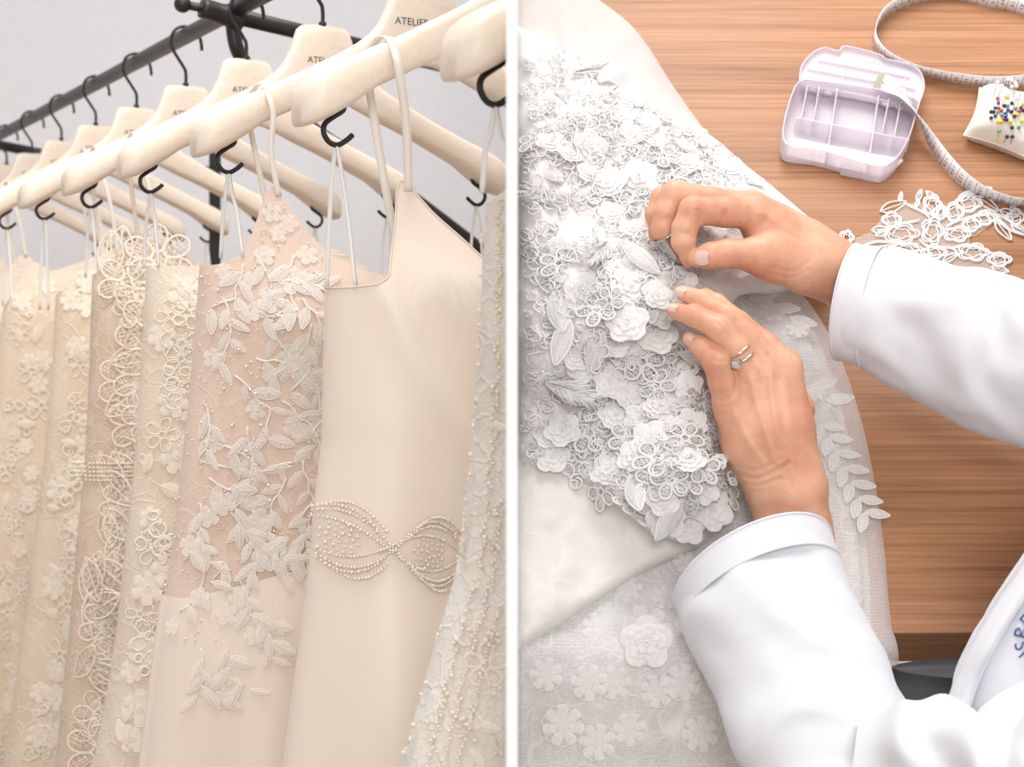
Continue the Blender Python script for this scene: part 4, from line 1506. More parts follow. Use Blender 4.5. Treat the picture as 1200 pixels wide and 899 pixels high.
s_a = arc[10 * TPn]; s_b = arc[24 * TPn]
sA0 = s_a - 0.002
i = 0
for n in range(120, 150):
    s = sA0 - (n - 126) * 0.0115
    if 0.02 < s < arc[11 * TPn]: put_number(n, s + 0.0052, 1); put_tick(s, 0.0175)
for n in range(45, 118):
    s = s_b - (n - 72) * 0.0104 if n >= 72 else s_b + (72 - n) * 0.0104
    if arc[14 * TPn] < s < arc[-1] - 0.01: put_number(n, s + 0.0052, 1); put_tick(s, 0.0175)
part('figures', *join(num), M['ink'], mt, smooth=False)
part('tick_marks', *join(tick), M['ink'], mt, smooth=False)['kind'] = 'stuff'
v, f = ribbon(tpos[:9], wv[:9], TWID + 0.001, 0.0006)
part('metal_end', v, f, M['tape_metal'], mt, smooth=False)
e0 = on_tape(0.008, 0, -1)
part('rivet', *uvsphere(e0, 0.0016, 10, 6), M['tape_metal'], mt)

# ---- pincushion
M['cushion'] = cloth('cushion_linen', srgb(232, 224, 214), 0.85, 0.05, 500, 0.25, 0.2, 0.6)
pc = root('pincushion', TP(1180, 150, 0), 'square cream linen pincushion stuck full of coloured pins', 'pincushion')
CR = [TL(TP(*c, 0.006))[:2] for c in ((1147, 106), (1128, 162), (1207, 191), (1232, 128))]   # tl, bl, br, tr
nn_ = 26; top_ = []; bot_ = []


def cush(a, b, up=True):
    q = (CR[0] * (1 - a) + CR[3] * a) * (1 - b) + (CR[1] * (1 - a) + CR[2] * a) * b
    c = sum(CR) / 4
    x, y = 2 * a - 1, 2 * b - 1
    pin = 1 - 0.10 * (1 - x * x) * y ** 4 - 0.10 * (1 - y * y) * x ** 4
    q = c + (q - c) * pin
    h = ((1 - x ** 4) * (1 - y ** 4)) ** 0.5
    h = h * (0.9 + 0.1 * math.sin(9 * a + 5 * b)) 
    z = 0.010 + 0.026 * h if up else 0.010 - 0.0085 * min(1, h * 2.5)
    return TW(q[0], q[1], z)


cv = [cush(i / (nn_ - 1), j / (nn_ - 1)) for j in range(nn_) for i in range(nn_)]
cv2 = [cush(i / (nn_ - 1), j / (nn_ - 1), False) for j in range(nn_) for i in range(nn_)]
gf = grid_faces(nn_, nn_)
part('pillow', *join([(np.array(cv), [q[::-1] for q in gf]), (np.array(cv2), gf)]), M['cushion'], pc)
seam = [cush(i / 20, 0) for i in range(20)] + [cush(1, i / 20) for i in range(20)] + [cush(1 - i / 20, 1) for i in range(20)] + [cush(0, 1 - i / 20) for i in range(20)]
part('seam', *tube(np.array(seam), 0.0009, 5, True), M['cushion'], pc)
PC = {'white': (250, 250, 250), 'yellow': (236, 222, 40), 'red': (214, 66, 60), 'blue': (62, 84, 176), 'black': (34, 34, 38), 'green': (120, 176, 120)}
PM = {c: simple('pin_head_' + c, srgb(*v), 0.2, Coat_Weight=0.5) for c, v in PC.items()}
PSH = simple('pin_steel', srgb(190, 190, 190), 0.25, Metallic=0.9)
HEADM = {c: mesh_data('pin_head', *uvsphere((0, 0, 0), 0.00195, 12, 8), PM[c]) for c in PC}
SHAFT = mesh_data('pin_shaft', *tube([(0, 0, -0.022), (0, 0, 0)], 0.0004, 5), PSH)
SHAFT_S = mesh_data('pin_shaft', *tube([(0, 0, -0.008), (0, 0, 0)], 0.0004, 5), PSH)
PINS = {'white': [(378, 235), (412, 260), (460, 208), (485, 218), (515, 240), (488, 268), (522, 260), (553, 322), (522, 355), (438, 330)],
        'yellow': [(450, 345), (382, 530), (406, 528), (478, 530), (530, 477), (568, 400), (565, 525), (382, 662)],
        'red': [(380, 355), (388, 428), (408, 445), (545, 450), (420, 510)],
        'blue': [(385, 388), (362, 425), (458, 440), (440, 465), (362, 485), (553, 425), (440, 490)],
        'black': [(430, 410), (487, 390), (330, 455), (348, 455), (330, 502), (484, 455), (575, 445), (506, 490), (448, 515), (488, 575), (450, 643), (490, 643)],
        'green': [(455, 410), (515, 430), (410, 480), (390, 600), (540, 570), (380, 455)]}


def cush_h(p):
    s, t, _ = TL(p); best = None
    q = np.array([TL(c) for c in cv]); j = np.argmin((q[:, 0] - s) ** 2 + (q[:, 1] - t) ** 2)
    return q[j, 2]


def pin_label(c, lst, q):
    kind = 'long white-headed pin' if c == 'white' else c + '-headed pin'
    ext = [('leftmost', min(lst)), ('rightmost', max(lst)), ('uppermost', min(lst, key=lambda a: a[1])), ('lowest', max(lst, key=lambda a: a[1]))]
    for w, e in ext:
        if e == q: return '%s of the pins with %s heads stuck in the cream pincushion' % (w, c)
    return '%s in among the other %s ones on the cream pincushion' % (kind, c)


for c, lst in PINS.items():
    for zx, zy in lst:
        px, py = 1110 + zx / 6.42, 60 + zy / 6.42
        tall = c == 'white'
        h = 0.036
        for _ in range(6):
            p = TP(px, py, h); h = 0.6 * h + 0.4 * (cush_h(p) + (0.013 if tall else 0.0016))
        p = TP(px, py, h)
        dr = EN + E2 * (0.45 if tall else 0.2) + E1 * (0.15 if tall else rq.uniform(-0.3, 0.3))
        m = frame(p, dr)
        same = pin_label(c, lst, (zx, zy))
        r = root('pin', p - np.array(dr) / np.linalg.norm(dr) * 0.02, same, 'pin', c + ' pins in the pincushion')
        put('pin_head', HEADM[c], r, m); put('pin_shaft', SHAFT if tall else SHAFT_S, r, m)

# ---- loose lace motif on the table
lm = root('lace_motif', TP(1080, 260, 0), 'loose white corded lace motif lying on the wood beside the sleeve', 'lace')
ZK = lambda x, y: (970 + x / 5.217, 200 + y / 5.217)


def motif_cord(pts, r=0.0011, closed=True, name='lace_cord', h=0.002):
    q = np.array([ZK(*p) for p in pts]); w = TP(q[:, 0], q[:, 1], h)
    cc = catmull(np.vstack([w, w[:1]]), 4)[:-1] if closed else catmull(w, 4)
    return tube(cc, r, 6, closed)


def lobed(cx, cy, rx, ry, n, rot=0.0, depth=0.24):
    return [(cx + rx * (1 - depth + depth * abs(math.cos(n * (a) / 2))) * math.cos(a + rot), cy + ry * (1 - depth + depth * abs(math.cos(n * a / 2))) * math.sin(a + rot)) for a in np.linspace(0, 2 * math.pi, n * 4 + 1)[:-1]]


groups = []
for cx, cy, rx, ry, n in [(450, 385, 112, 62, 5), (640, 370, 70, 85, 5), (790, 390, 85, 48, 5), (640, 215, 60, 70, 5), (690, 255, 50, 45, 4), (770, 255, 65, 60, 4), (390, 300, 60, 50, 4), (890, 500, 100, 55, 5), (1050, 545, 75, 45, 4), (470, 480, 110, 38, 6), (860, 200, 85, 55, 4), (880, 330, 60, 45, 4), (1150, 285, 60, 50, 4), (115, 410, 45, 45, 5), (960, 290, 75, 45, 4), (650, 500, 80, 45, 4)]:
    groups.append([(lobed(cx, cy, rx, ry, n), 0.0011), (lobed(cx, cy, rx * 0.80, ry * 0.78, n), 0.0008), (lobed(cx, cy, rx * 0.5, ry * 0.5, n, 0.3), 0.0007)])
for g in groups:
    part('lace_flower', *join([motif_cord(o, r) for o, r in g]), M['white_thread'], lm)
for x, y, a, L_ in [(320, 248, -20, 170), (440, 190, -80, 60), (545, 190, -70, 80), (600, 125, 40, 80), (265, 365, -5, 110), (290, 400, -25, 90), (880, 150, -20, 130), (920, 160, 35, 150), (960, 240, 40, 140), (1050, 240, 20, 120), (1120, 330, 30, 120), (330, 470, 10, 120), (560, 490, 20, 90), (700, 560, -30, 110), (1000, 590, 15, 110), (140, 460, 30, 80), (790, 190, -35, 120), (1120, 260, -70, 70), (1020, 300, 50, 160), (560, 180, 120, 60)]:
    ca, sa = math.cos(math.radians(a)), math.sin(math.radians(a))
    o = [(x + L_ * (t * ca - w * sa), y + L_ * (t * sa + w * ca)) for t, w in ((0, 0), (0.3, -0.17), (0.65, -0.15), (1, 0), (0.65, 0.15), (0.3, 0.17))]
    o2 = [(x + L_ * t * ca, y + L_ * t * sa) for t in (0.05, 0.5, 0.92)]
    part('lace_leaf', *join([motif_cord(o, 0.0009), motif_cord(o2, 0.0006, False)]), M['white_thread'], lm)
L = []
for o in [[(480, 200), (620, 280), (600, 380)], [(560, 420), (620, 460), (760, 470), (800, 520)], [(720, 340), (800, 300), (930, 270), (1050, 270), (1200, 370)], [(180, 470), (300, 430), (420, 440), (560, 450)], [(330, 400), (420, 330), (560, 300)], [(760, 210), (830, 150), (900, 120), (980, 150)], [(760, 470), (860, 450), (1000, 500), (1110, 530)], [(1030, 290), (1100, 350), (1200, 390)]]:
    for s in (0, 9): L.append(motif_cord([(x, y + s) for x, y in o], 0.0008, False))
part('lace_cord', *join(L), M['white_thread'], lm)
net = np.array([ZK(*p) for p in [(120, 430), (260, 380), (340, 280), (480, 200), (620, 200), (700, 260), (760, 240), (860, 160), (1000, 230), (1200, 330), (1200, 390), (1030, 310), (900, 400), (760, 440), (1090, 540), (1090, 620), (760, 600), (200, 480)]])
part('net_ground', *heap(net, lambda x, y, d: 0.0012 + 0 * x, 6), M['lace_net'], lm)

# ================================================================== the seamstress
def smin(a, b, k):
    h = np.clip(0.5 + 0.5 * (b - a) / k, 0, 1)
    return b * (1 - h) + a * h - k * h * (1 - h)


def capsule(X, a, b, ra, rb):
    ab = b - a; L = float(ab @ ab)
    pa = X - a
    t = np.clip((pa @ ab) / max(L, 1e-12), 0, 1)
    d = pa - t[..., None] * ab
    return np.sqrt((d * d).sum(-1)) - (ra + (rb - ra) * t)


def ellipsoid(X, c, ax, r):
    q = (X - c) @ np.array(ax).T / np.array(r)
    k = np.sqrt((q * q).sum(-1))
    return (k - 1) * min(r)


def surface_nets(sdf, lo, hi, vox):
    n = [int(math.ceil((hi[i] - lo[i]) / vox)) + 1 for i in range(3)]
    ax = [lo[i] + vox * np.arange(n[i]) for i in range(3)]
    G = np.stack(np.meshgrid(*ax, indexing='ij'), -1)
    Fv = sdf(G)
    ins = Fv < 0
    nx, ny, nz = [m - 1 for m in n]
    cnt = np.zeros((nx, ny, nz)); acc = np.zeros((nx, ny, nz, 3))
    corners = [(i, j, k) for i in (0, 1) for j in (0, 1) for k in (0, 1)]
    for c0 in corners:
        for axd in range(3):
            if c0[axd]: continue
            c1 = list(c0); c1[axd] = 1
            s0 = tuple(slice(c, c + m) for c, m in zip(c0, (nx, ny, nz))); s1 = tuple(slice(c, c + m) for c, m in zip(c1, (nx, ny, nz)))
            f0, f1 = Fv[s0], Fv[s1]
            m = ins[s0] != ins[s1]
            t = np.where(m, f0 / np.where(np.abs(f0 - f1) < 1e-12, 1, f0 - f1), 0)
            p = np.zeros((nx, ny, nz, 3)); p[...] = c0; p[..., axd] += t
            acc += p * m[..., None]; cnt += m
    act = cnt > 0
    ids = -np.ones((nx, ny, nz), int); ids[act] = np.arange(act.sum())
    ijk = np.argwhere(act)
    V_ = (ijk + acc[act] / cnt[act][:, None]) * vox + np.array(lo)
    faces = []
    for axd in range(3):
        o = [(axd + 1) % 3, (axd + 2) % 3]
        sl0 = [slice(None)] * 3; sl1 = [slice(None)] * 3
        sl0[axd] = slice(0, -1); sl1[axd] = slice(1, None)
        ch = ins[tuple(sl0)] != ins[tuple(sl1)]
        e = np.argwhere(ch)
        e = e[(e[:, o[0]] > 0) & (e[:, o[1]] > 0) & (e[:, o[0]] < n[o[0]] - 1) & (e[:, o[1]] < n[o[1]] - 1)]
        q = []
        for d0, d1 in ((1, 1), (0, 1), (0, 0), (1, 0)):
            f = e.copy(); f[:, o[0]] -= d0; f[:, o[1]] -= d1
            q.append(ids[f[:, 0], f[:, 1], f[:, 2]])
        q = np.stack(q, 1)
        fl = ins[tuple(e.T)]
        q[~fl] = q[~fl][:, ::-1]
        faces.append(q)
    return V_, np.vstack(faces)


def J(px, py, d0, cm=0.0): return P(px, py, d0 - cm / 100.0)


def chain(pts, d0):
    """pts: (px, py, cm towards camera, radius px)"""
    return [(J(a, b, d0, c), r / F * (d0 - c / 100)) for a, b, c, r in pts]


def chain_sdf(X, ch, k=0.004):
    d = None
    for (a, ra), (b, rb) in zip(ch[:-1], ch[1:]):
        e = capsule(X, a, b, ra, rb)
        d = e if d is None else smin(d, e, k)
    return d


def hand_sdf(palm, fingers, cuts=(), kp=0.012, kf=0.006, kff=0.0012):
    def fn(X):
        sh_ = X.shape[:-1]; Y = X.reshape(-1, 3)
        d = None
        for c in palm:
            e = chain_sdf(Y, c, 0.008)
            d = e if d is None else smin(d, e, kp)
        res = None
        for c in fingers:
            e = smin(d, chain_sdf(Y, c, 0.0035), kf)
            res = e if res is None else smin(res, e, kff)
        for c, r, depth in cuts:
            e = chain_sdf(Y, [(p, r) for p in c], 0.0005)
            res = -smin(-res, e + 0.0, 0.0016)
        return res.reshape(sh_)
    return fn


def bounds(chs, pad=0.006):
    pts = np.array([p for c in chs for p, r in c]); rr = max(r for c in chs for p, r in c)
    lo = np.min([p - r for c in chs for p, r in c], axis=0) - pad; hi = np.max([p + r for c in chs for p, r in c], axis=0) + pad
    return lo, hi


M['skin'] = None
b_ = NB('skin')
co_ = b_.coord()
n_ = b_.noise(co_, 26, 4, 0.6)
n2_ = b_.noise(co_, 420, 3, 0.6)
n3_ = b_.noise(b_.coord((1, 1, 1)), 90, 3, 0.5)
c_ = b_.mix(b_.ramp(n_, (0.38, (0, 0, 0)), (0.66, (1, 1, 1))), srgb(228, 178, 148), srgb(212, 148, 120))
M['skin'] = b_.done(principled(b_, c_, 0.46, b_.bump(b_.math('MULTIPLY_ADD', n3_, 1.4, n2_), 0.16, 0.0012), Subsurface_Weight=0.22, Subsurface_Radius=(0.008, 0.003, 0.0015), Subsurface_Scale=0.6, Specular_IOR_Level=0.4))
M['nail'] = simple('fingernail', srgb(236, 200, 186), 0.22, Coat_Weight=0.3)

person = root('person', P(1330, 900, 1.02) * [1, 1, 0], 'person in a white coat sewing the lace dress with both hands', 'person')
# upper hand: thumb and index finger pinch the needle, other fingers curled behind
A = 1.285
up_palm = [chain([(1050, 352, -1, 34), (1000, 330, -1, 32), (960, 308, -1, 33), (905, 272, -0.6, 30), (882, 250, 0, 22)], A),
           chain([(1000, 330, -1, 30), (940, 288, -2.2, 30), (880, 246, -2.4, 22)], A),
           chain([(985, 328, 0, 26), (945, 314, 0.6, 28), (905, 303, 1.2, 25), (885, 300, 1.6, 20)], A),
           chain([(940, 300, -3, 26), (878, 248, -3.8, 20)], A)]
up_f = [chain([(882, 250, 0.4, 20), (850, 248, 1.2, 18), (812, 247, 1.8, 16.5), (802, 268, 2.0, 14.5), (801, 283, 2.0, 14), (806, 303, 1.6, 8.5), (807, 309, 1.5, 6)], A),      # index
        chain([(880, 244, -1.4, 19), (835, 236, -0.6, 16.5), (790, 227, -0.2, 15), (779, 250, 0.0, 14), (776, 268, 0.0, 13), (788, 292, -0.4, 10), (796, 303, -0.6, 7)], A),     # middle
        chain([(878, 246, -3, 18), (825, 236, -2.6, 15), (776, 233, -2.0, 13.5), (769, 252, -1.8, 12.5), (772, 274, -1.8, 11), (785, 292, -2.0, 8)], A),  # ring
        chain([(878, 252, -4.4, 16), (830, 246, -4.2, 13), (790, 246, -3.8, 11), (784, 268, -3.8, 10), (792, 286, -3.8, 8)], A),               # little
        chain([(945, 314, 0.4, 26), (893, 299, 1.8, 20.5), (852, 297, 2.4, 16.5), (832, 300, 2.5, 15.5), (815, 303, 2.3, 10.5)], A)]           # thumb
# lower hand: back of the hand, fingers spread over the lace
B = 1.225
lo_palm = [chain([(945, 690, 0.0, 43), (930, 620, 0.4, 42), (925, 585, 0.6, 42)], B),
           chain([(905, 570, 0.4, 30), (878, 520, 0.4, 30), (860, 475, 0.2, 24)], B),
           chain([(915, 570, 0.6, 30), (892, 500, 0.8, 29), (880, 440, 0.8, 18)], B),
           chain([(930, 570, 0.6, 30), (912, 500, 0.8, 29), (902, 432, 0.9, 18)], B),
           chain([(938, 565, 0.2, 26), (926, 500, 0.2, 25), (920, 430, 0.3, 19)], B)]
lo_f = [chain([(860, 478, 0.0, 22), (848, 448, 0.8, 17.5), (840, 424, 1.3, 16.5), (822, 407, 0.8, 12), (808, 397, 0.1, 8.5)], B),     # little
        chain([(880, 440, 0.8, 18), (862, 408, 1.3, 15.5), (843, 386, 1.5, 14.5), (812, 370, 0.7, 12), (790, 364, -0.2, 9.5)], B),      # ring
        chain([(903, 432, 0.8, 18), (878, 396, 0.9, 15), (854, 372, 0.9, 13.5), (822, 352, 0.1, 11.5), (801, 344, -0.7, 9.5)], B),      # middle
        chain([(920, 430, 0.2, 19), (896, 404, -0.4, 15), (866, 378, -1.0, 13), (840, 356, -1.8, 11), (826, 346, -2.6, 9)], B),         # index
        chain([(935, 480, -1.2, 20), (915, 440, -2.4, 16), (890, 405, -3.2, 13), (870, 385, -3.6, 10)], B)]                             # thumb, under the palm
V1, F1 = surface_nets(hand_sdf(up_palm, up_f), *bounds(up_palm + up_f), 0.0013)
V2, F2 = surface_nets(hand_sdf(lo_palm, lo_f), *bounds(lo_palm + lo_f), 0.0013)


def crease(VV, lines):
    pr = np.stack([600 + F * VV[:, 0] / VV[:, 1], HZ - F * (VV[:, 2] - CZ) / VV[:, 1]], 1)
    key = np.round(pr / 4).astype(int); zb = {}
    for i_, k_ in enumerate(map(tuple, key)):
        if k_ not in zb or VV[i_, 1] < zb[k_]: zb[k_] = VV[i_, 1]
    near = np.array([VV[i_, 1] < zb[tuple(k_)] + 0.008 for i_, k_ in enumerate(key)])
    out = VV.copy()
    for pts, wd_, dep in lines:
        c = catmull(np.array(pts, float), 8) if len(pts) > 2 else np.array(pts, float)
        best = np.full(len(pr), 1e9)
        for a, b in zip(c[:-1], c[1:]):
            ab = b - a; t = np.clip(((pr - a) @ ab) / max(ab @ ab, 1e-9), 0, 1)
            best = np.minimum(best, np.linalg.norm(pr - a - t[:, None] * ab, axis=1))
        out[:, 1] += near * dep * np.exp(-(best / wd_) ** 2)
    return out


V1 = crease(V1, [([(817, 246), (821, 252), (821, 260)], 1.6, 0.0016), ([(799, 273), (806, 274), (813, 278)], 1.5, 0.0012), ([(851, 247), (847, 257), (838, 266)], 1.7, 0.0018), ([(843, 289), (842, 300), (845, 313)], 1.2, 0.0009), ([(849, 288), (848, 301), (851, 315)], 1.2, 0.0009), ([(855, 289), (854, 301), (857, 314)], 1.2, 0.0008), ([(779, 256), (791, 256)], 1.5, 0.0011),
                 ([(872, 268), (880, 256), (878, 244)], 2.2, 0.0018), ([(858, 262), (868, 262), (876, 252)], 1.5, 0.0008), ([(905, 312), (930, 318), (950, 306)], 1.6, 0.0006), ([(900, 320), (925, 326), (948, 316)], 1.6, 0.0006), ([(893, 250), (930, 272), (960, 290)], 4.0, -0.0012)])
V2 = crease(V2, [([(862, 556), (885, 561), (905, 554), (926, 542)], 1.8, 0.0014), ([(868, 567), (890, 569), (915, 560)], 1.7, 0.0012), ([(864, 547), (884, 551), (904, 544), (915, 537)], 1.7, 0.0011), ([(874, 578), (892, 576)], 1.7, 0.0008), ([(838, 378), (844, 382), (850, 391)], 1.4, 0.0008), ([(843, 374), (850, 379), (855, 386)], 1.4, 0.0008), ([(833, 420), (843, 424), (853, 422)], 1.5, 0.0008),
                 ([(843, 470), (853, 468), (862, 458)], 1.8, 0.0012), ([(846, 478), (857, 474), (866, 462)], 1.6, 0.0009), ([(862, 456), (864, 445), (860, 428)], 2.0, 0.0022), ([(889, 448), (886, 436), (880, 424)], 2.6, 0.0016), ([(911, 446), (908, 430), (900, 416)], 2.6, 0.0016),
                 ([(880, 446), (892, 490), (908, 540)], 5.0, -0.0016), ([(902, 440), (909, 490), (918, 540)], 5.0, -0.0016), ([(921, 438), (925, 490), (930, 540)], 5.0, -0.0012), ([(858, 480), (875, 515), (896, 545)], 5.0, -0.0012)])


# coarse rest of the body, inside the clothes: arms, trunk, neck and head
def body_sdf(X):
    Y = X.reshape(-1, 3)
    R_ = lambda px, py, d: P(px, py, d)
    shL, shR, hip, neck, head = R_(1430, 830, 0.93), R_(1500, 560, 1.12), R_(1330, 1010, 1.10), R_(1500, 600, 1.0), R_(1540, 480, 0.97)
    elL, elR = R_(1075, 960, 1.03), R_(1400, 480, 1.16)
    d = capsule(Y, hip, (shL + shR) / 2 + [0, 0.04, 0], 0.09, 0.09)
    d = smin(d, capsule(Y, shL, shR, 0.06, 0.06), 0.05)
    d = smin(d, capsule(Y, shL, elL, 0.036, 0.032), 0.02)
    d = smin(d, capsule(Y, shR, elR, 0.05, 0.042), 0.02)
    d = smin(d, capsule(Y, elL, R_(940, 690, 1.17), 0.032, 0.024), 0.02)
    d = smin(d, capsule(Y, elR, R_(1050, 352, 1.285), 0.04, 0.024), 0.02)
    hc = (shL + shR) / 2 + np.array([0.02, -0.02, 0.26])
    d = smin(d, capsule(Y, (shL + shR) / 2, hc - [0, 0, 0.06], 0.06, 0.05), 0.03)
    axh = np.array([[0.8, 0.6, 0], [-0.6, 0.8, 0], [0, 0, 1.0]])
    d = smin(d, ellipsoid(Y, hc + [0, 0, 0.02], axh, (0.075, 0.092, 0.115)), 0.02)
    fwd = np.array([-0.6, 0.8, 0]); side = np.array([0.8, 0.6, 0])
    d = smin(d, capsule(Y, hc + fwd * 0.088 + [0, 0, 0.03], hc + fwd * 0.105 + [0, 0, -0.005], 0.007, 0.012), 0.012)   # nose
    d = smin(d, capsule(Y, hc + fwd * 0.080 - side * 0.02 + [0, 0, -0.04], hc + fwd * 0.080 + side * 0.02 + [0, 0, -0.04], 0.009, 0.009), 0.01)  # lips
    for s in (-1, 1):
        d = smin(d, capsule(Y, hc + side * s * 0.076 + [0, 0, 0.03], hc + side * s * 0.078 + [0, 0, -0.015], 0.012, 0.009), 0.006)
        d = -smin(-d, ellipsoid(Y, hc + fwd * 0.098 + side * s * 0.032 + [0, 0, 0.028], axh, (0.018, 0.016, 0.012)), 0.012)
    return d.reshape(X.shape[:-1])


V3, F3 = surface_nets(body_sdf, P(930, 1010, 1.02) * [1, 0, 1] + [0, 0.72, -0.2], np.array([0.78, 1.36, 1.66]), 0.012)
bv, bf = join([(V1, F1.tolist()), (V2, F2.tolist()), (V3, F3.tolist())])
body = part('body', bv, bf, M['skin'], person)
body['label'] = 'bare hands with slightly bent fingers'
ms = body.modifiers.new('smooth', 'SMOOTH'); ms.factor = 0.5; ms.iterations = 2


def nail(px, py, d0, cm, ang, ln, wd_, tilt=(0, 0), name='fingernail'):
    p = J(px, py, d0, cm)
    n = np.array([tilt[0], -1.0, tilt[1]]); n /= np.linalg.norm(n)
    v = []
    for i in range(7):
        for j in range(7):
            y = i / 6 - 0.5; x = (j / 6 - 0.5)
            w = 1 - 0.35 * max(0, y) ** 2 * 4 * 0.5 - 0.3 * max(0, -y) ** 2 * 2
            v.append((x * w * wd_, y * ln, 0.0015 - (x * w) ** 2 * wd_ * 1.0))
    m = frame(p, n, ang)
    me = mesh_data(name, v, grid_faces(7, 7), M['nail'])
    sd = None
    return put(name, me, body, m)


def surf_nail(px, py, ang, ln, wd_, VV):
    """lay a nail on the hand surface seen at this pixel"""
    pr = np.stack([600 + F * VV[:, 0] / VV[:, 1], HZ - F * (VV[:, 2] - CZ) / VV[:, 1]], 1)
    m = (np.abs(pr[:, 0] - px) < 5) & (np.abs(pr[:, 1] - py) < 5)
    if not m.any(): return
    y = VV[m][:, 1].min()
    q = VV[m & (VV[:, 1] < y + 0.006)]
    c = q.mean(0); u, s_, vt = np.linalg.svd(q - c); n = vt[2]
    if n[1] > 0: n = -n
    me = mesh_data('fingernail', [((j / 6 - 0.5) * wd_ * (1 - 0.35 * abs(2 * (i / 6 - 0.5)) ** 3), (i / 6 - 0.5) * ln, 0.0010 - ((j / 6 - 0.5) * 2) ** 2 * 0.0016) for i in range(7) for j in range(7)], grid_faces(7, 7), M['nail'])
    return put('fingernail', me, body, frame(c + n * 0.0002, n, ang))


surf_nail(823, 302, math.radians(90), 0.0120, 0.0125, V1)
surf_nail(797, 342, math.radians(75), 0.0095, 0.0080, V2)
surf_nail(788, 361, math.radians(80), 0.0090, 0.0070, V2)
surf_nail(809, 394, math.radians(60), 0.0070, 0.0065, V2)


# ---- the coat: lofted sleeves and fronts
def loft(stations, d, b, n=48, fold=0.0, fseed=0.0, bulge=None, ns=6, sharp=2.0):
    """stations: ((px,py) one side, (px,py) other side); d depth(s), b half depth(s) in m"""
    A_ = catmull([s[0] for s in stations], ns); B_ = catmull([s[1] for s in stations], ns)
    m = len(A_); ts = np.linspace(0, 1, m)
    kk = np.linspace(0, 1, len(stations))
    dd = np.interp(ts, kk, d if not np.isscalar(d) else [d] * len(kk)); bb = np.interp(ts, kk, b if not np.isscalar(b) else [b] * len(kk))
    bu = np.interp(ts, kk, bulge) if bulge is not None else np.zeros(m)
    v = []
    ax = np.gradient((A_ + B_) / 2, axis=0); ax /= np.linalg.norm(ax, axis=1, keepdims=True)
    for i in range(m):
        pa, pb = P(A_[i][0], A_[i][1], dd[i]), P(B_[i][0], B_[i][1], dd[i])
        c = (pa + pb) / 2; h1 = (pa - pb) / 2
        tow = CAM - c; tow /= np.linalg.norm(tow)
        axw = np.array([ax[i][0], 0, -ax[i][1]])
        for j in range(n):
            a = 2 * math.pi * j / n
            cs, sn = math.cos(a), math.sin(a)
            e = 2 / sharp
            q = c + h1 * math.copysign(abs(cs) ** e, cs) + tow * bb[i] * math.copysign(abs(sn) ** e, sn) - axw * bu[i] / F * dd[i] * sn
            if fold:
                nz = mnoise.fractal(Vector((q[0] * 16 + fseed, q[1] * 16, q[2] * 16)), 1.0, 2.0, 2)
                nz2 = math.sin(22 * ts[i] + 2.6 * math.sin(a + fseed) + 3 * nz)
                q = q + (tow * sn * 0.8 + h1 / max(np.linalg.norm(h1), 1e-6) * cs * 0.25) * fold * (0.55 * nz + 0.45 * nz2) * min(1, 5 * ts[i] + 0.1)
            v.append(q)
    return np.array(v), grid_faces(m, n, True)


us_st = [((1005, 287), (981, 421)), ((1035, 290), (1010, 430)), ((1070, 297), (1056, 461)), ((1112, 307), (1106, 489)), ((1160, 318), (1160, 512)), ((1212, 333), (1216, 534)), ((1290, 362), (1290, 580)), ((1390, 400), (1370, 640)), ((1500, 480), (1440, 700))]
sl1 = part('sleeve', *loft(us_st, [1.275, 1.272, 1.265, 1.25, 1.235, 1.215, 1.19, 1.16, 1.12], [0.038, 0.040, 0.048, 0.055, 0.06, 0.064, 0.066, 0.07, 0.08], 64, 0.014, 2.0, [16, 14, 9, 5, 2, 0, 0, 0, 0], 9), M['coat'], person)
sl1['label'] = 'white cotton coat sleeve with a wide cuff'
ls_st = [((793, 713), (973, 623)), ((802, 738), (984, 655)), ((826, 795), (1014, 718)), ((848, 850), (1044, 782)), ((872, 905), (1068, 830)), ((915, 965), (1105, 870)), ((985, 1040), (1150, 905))]
sl2 = part('sleeve', *loft(ls_st, [1.175, 1.165, 1.13, 1.10, 1.07, 1.04, 1.01], [0.050, 0.052, 0.056, 0.060, 0.062, 0.064, 0.066], 64, 0.014, 7.0, [48, 42, 24, 10, 2, 0, 0], 10), M['coat'], person)
sl2['label'] = 'white cotton coat sleeve with a turned hem'
# cuff seams and hems
for st, dd_, bb_, bu_, nm, sl in ((us_st, [1.275, 1.272], [0.0385, 0.0405], [16, 14], 'upper', sl1), (ls_st, [1.175, 1.165], [0.0505, 0.0525], [48, 42], 'lower', sl2)):
    v, f = loft(st[:2], dd_, [x + 0.0012 for x in bb_], 64, 0, 0, bu_, 8)
    m_ = 64; rows = len(v) // m_
    cuff = v.reshape(rows, m_, 3)
    outer = cuff + (cuff - cuff.mean(1, keepdims=True)) * 0.012
    part('cuff', outer.reshape(-1, 3), grid_faces(rows, m_, True), M['coat'], sl)
    for rr in (0, rows - 1):
        part('cuff_hem', *tube(outer[rr], 0.0011, 6, True), M['coat'], sl)
up_st = [((1005, 850), (985, 1010)), ((1048, 828), (1030, 1030)), ((1090, 818), (1085, 1040)), ((1135, 832), (1140, 1040)), ((1172, 850), (1190, 1040)), ((1215, 828), (1240, 1030)), ((1300, 770), (1340, 1000)), ((1400, 700), (1460, 900))]
ua_ = part('upper_sleeve', *loft(up_st, [1.02, 1.01, 1.0, 0.985, 0.97, 0.955, 0.94, 0.93], [0.05, 0.062, 0.068, 0.07, 0.07, 0.07, 0.07, 0.07], 64, 0.022, 4.0, None, 8), M['coat'], person)
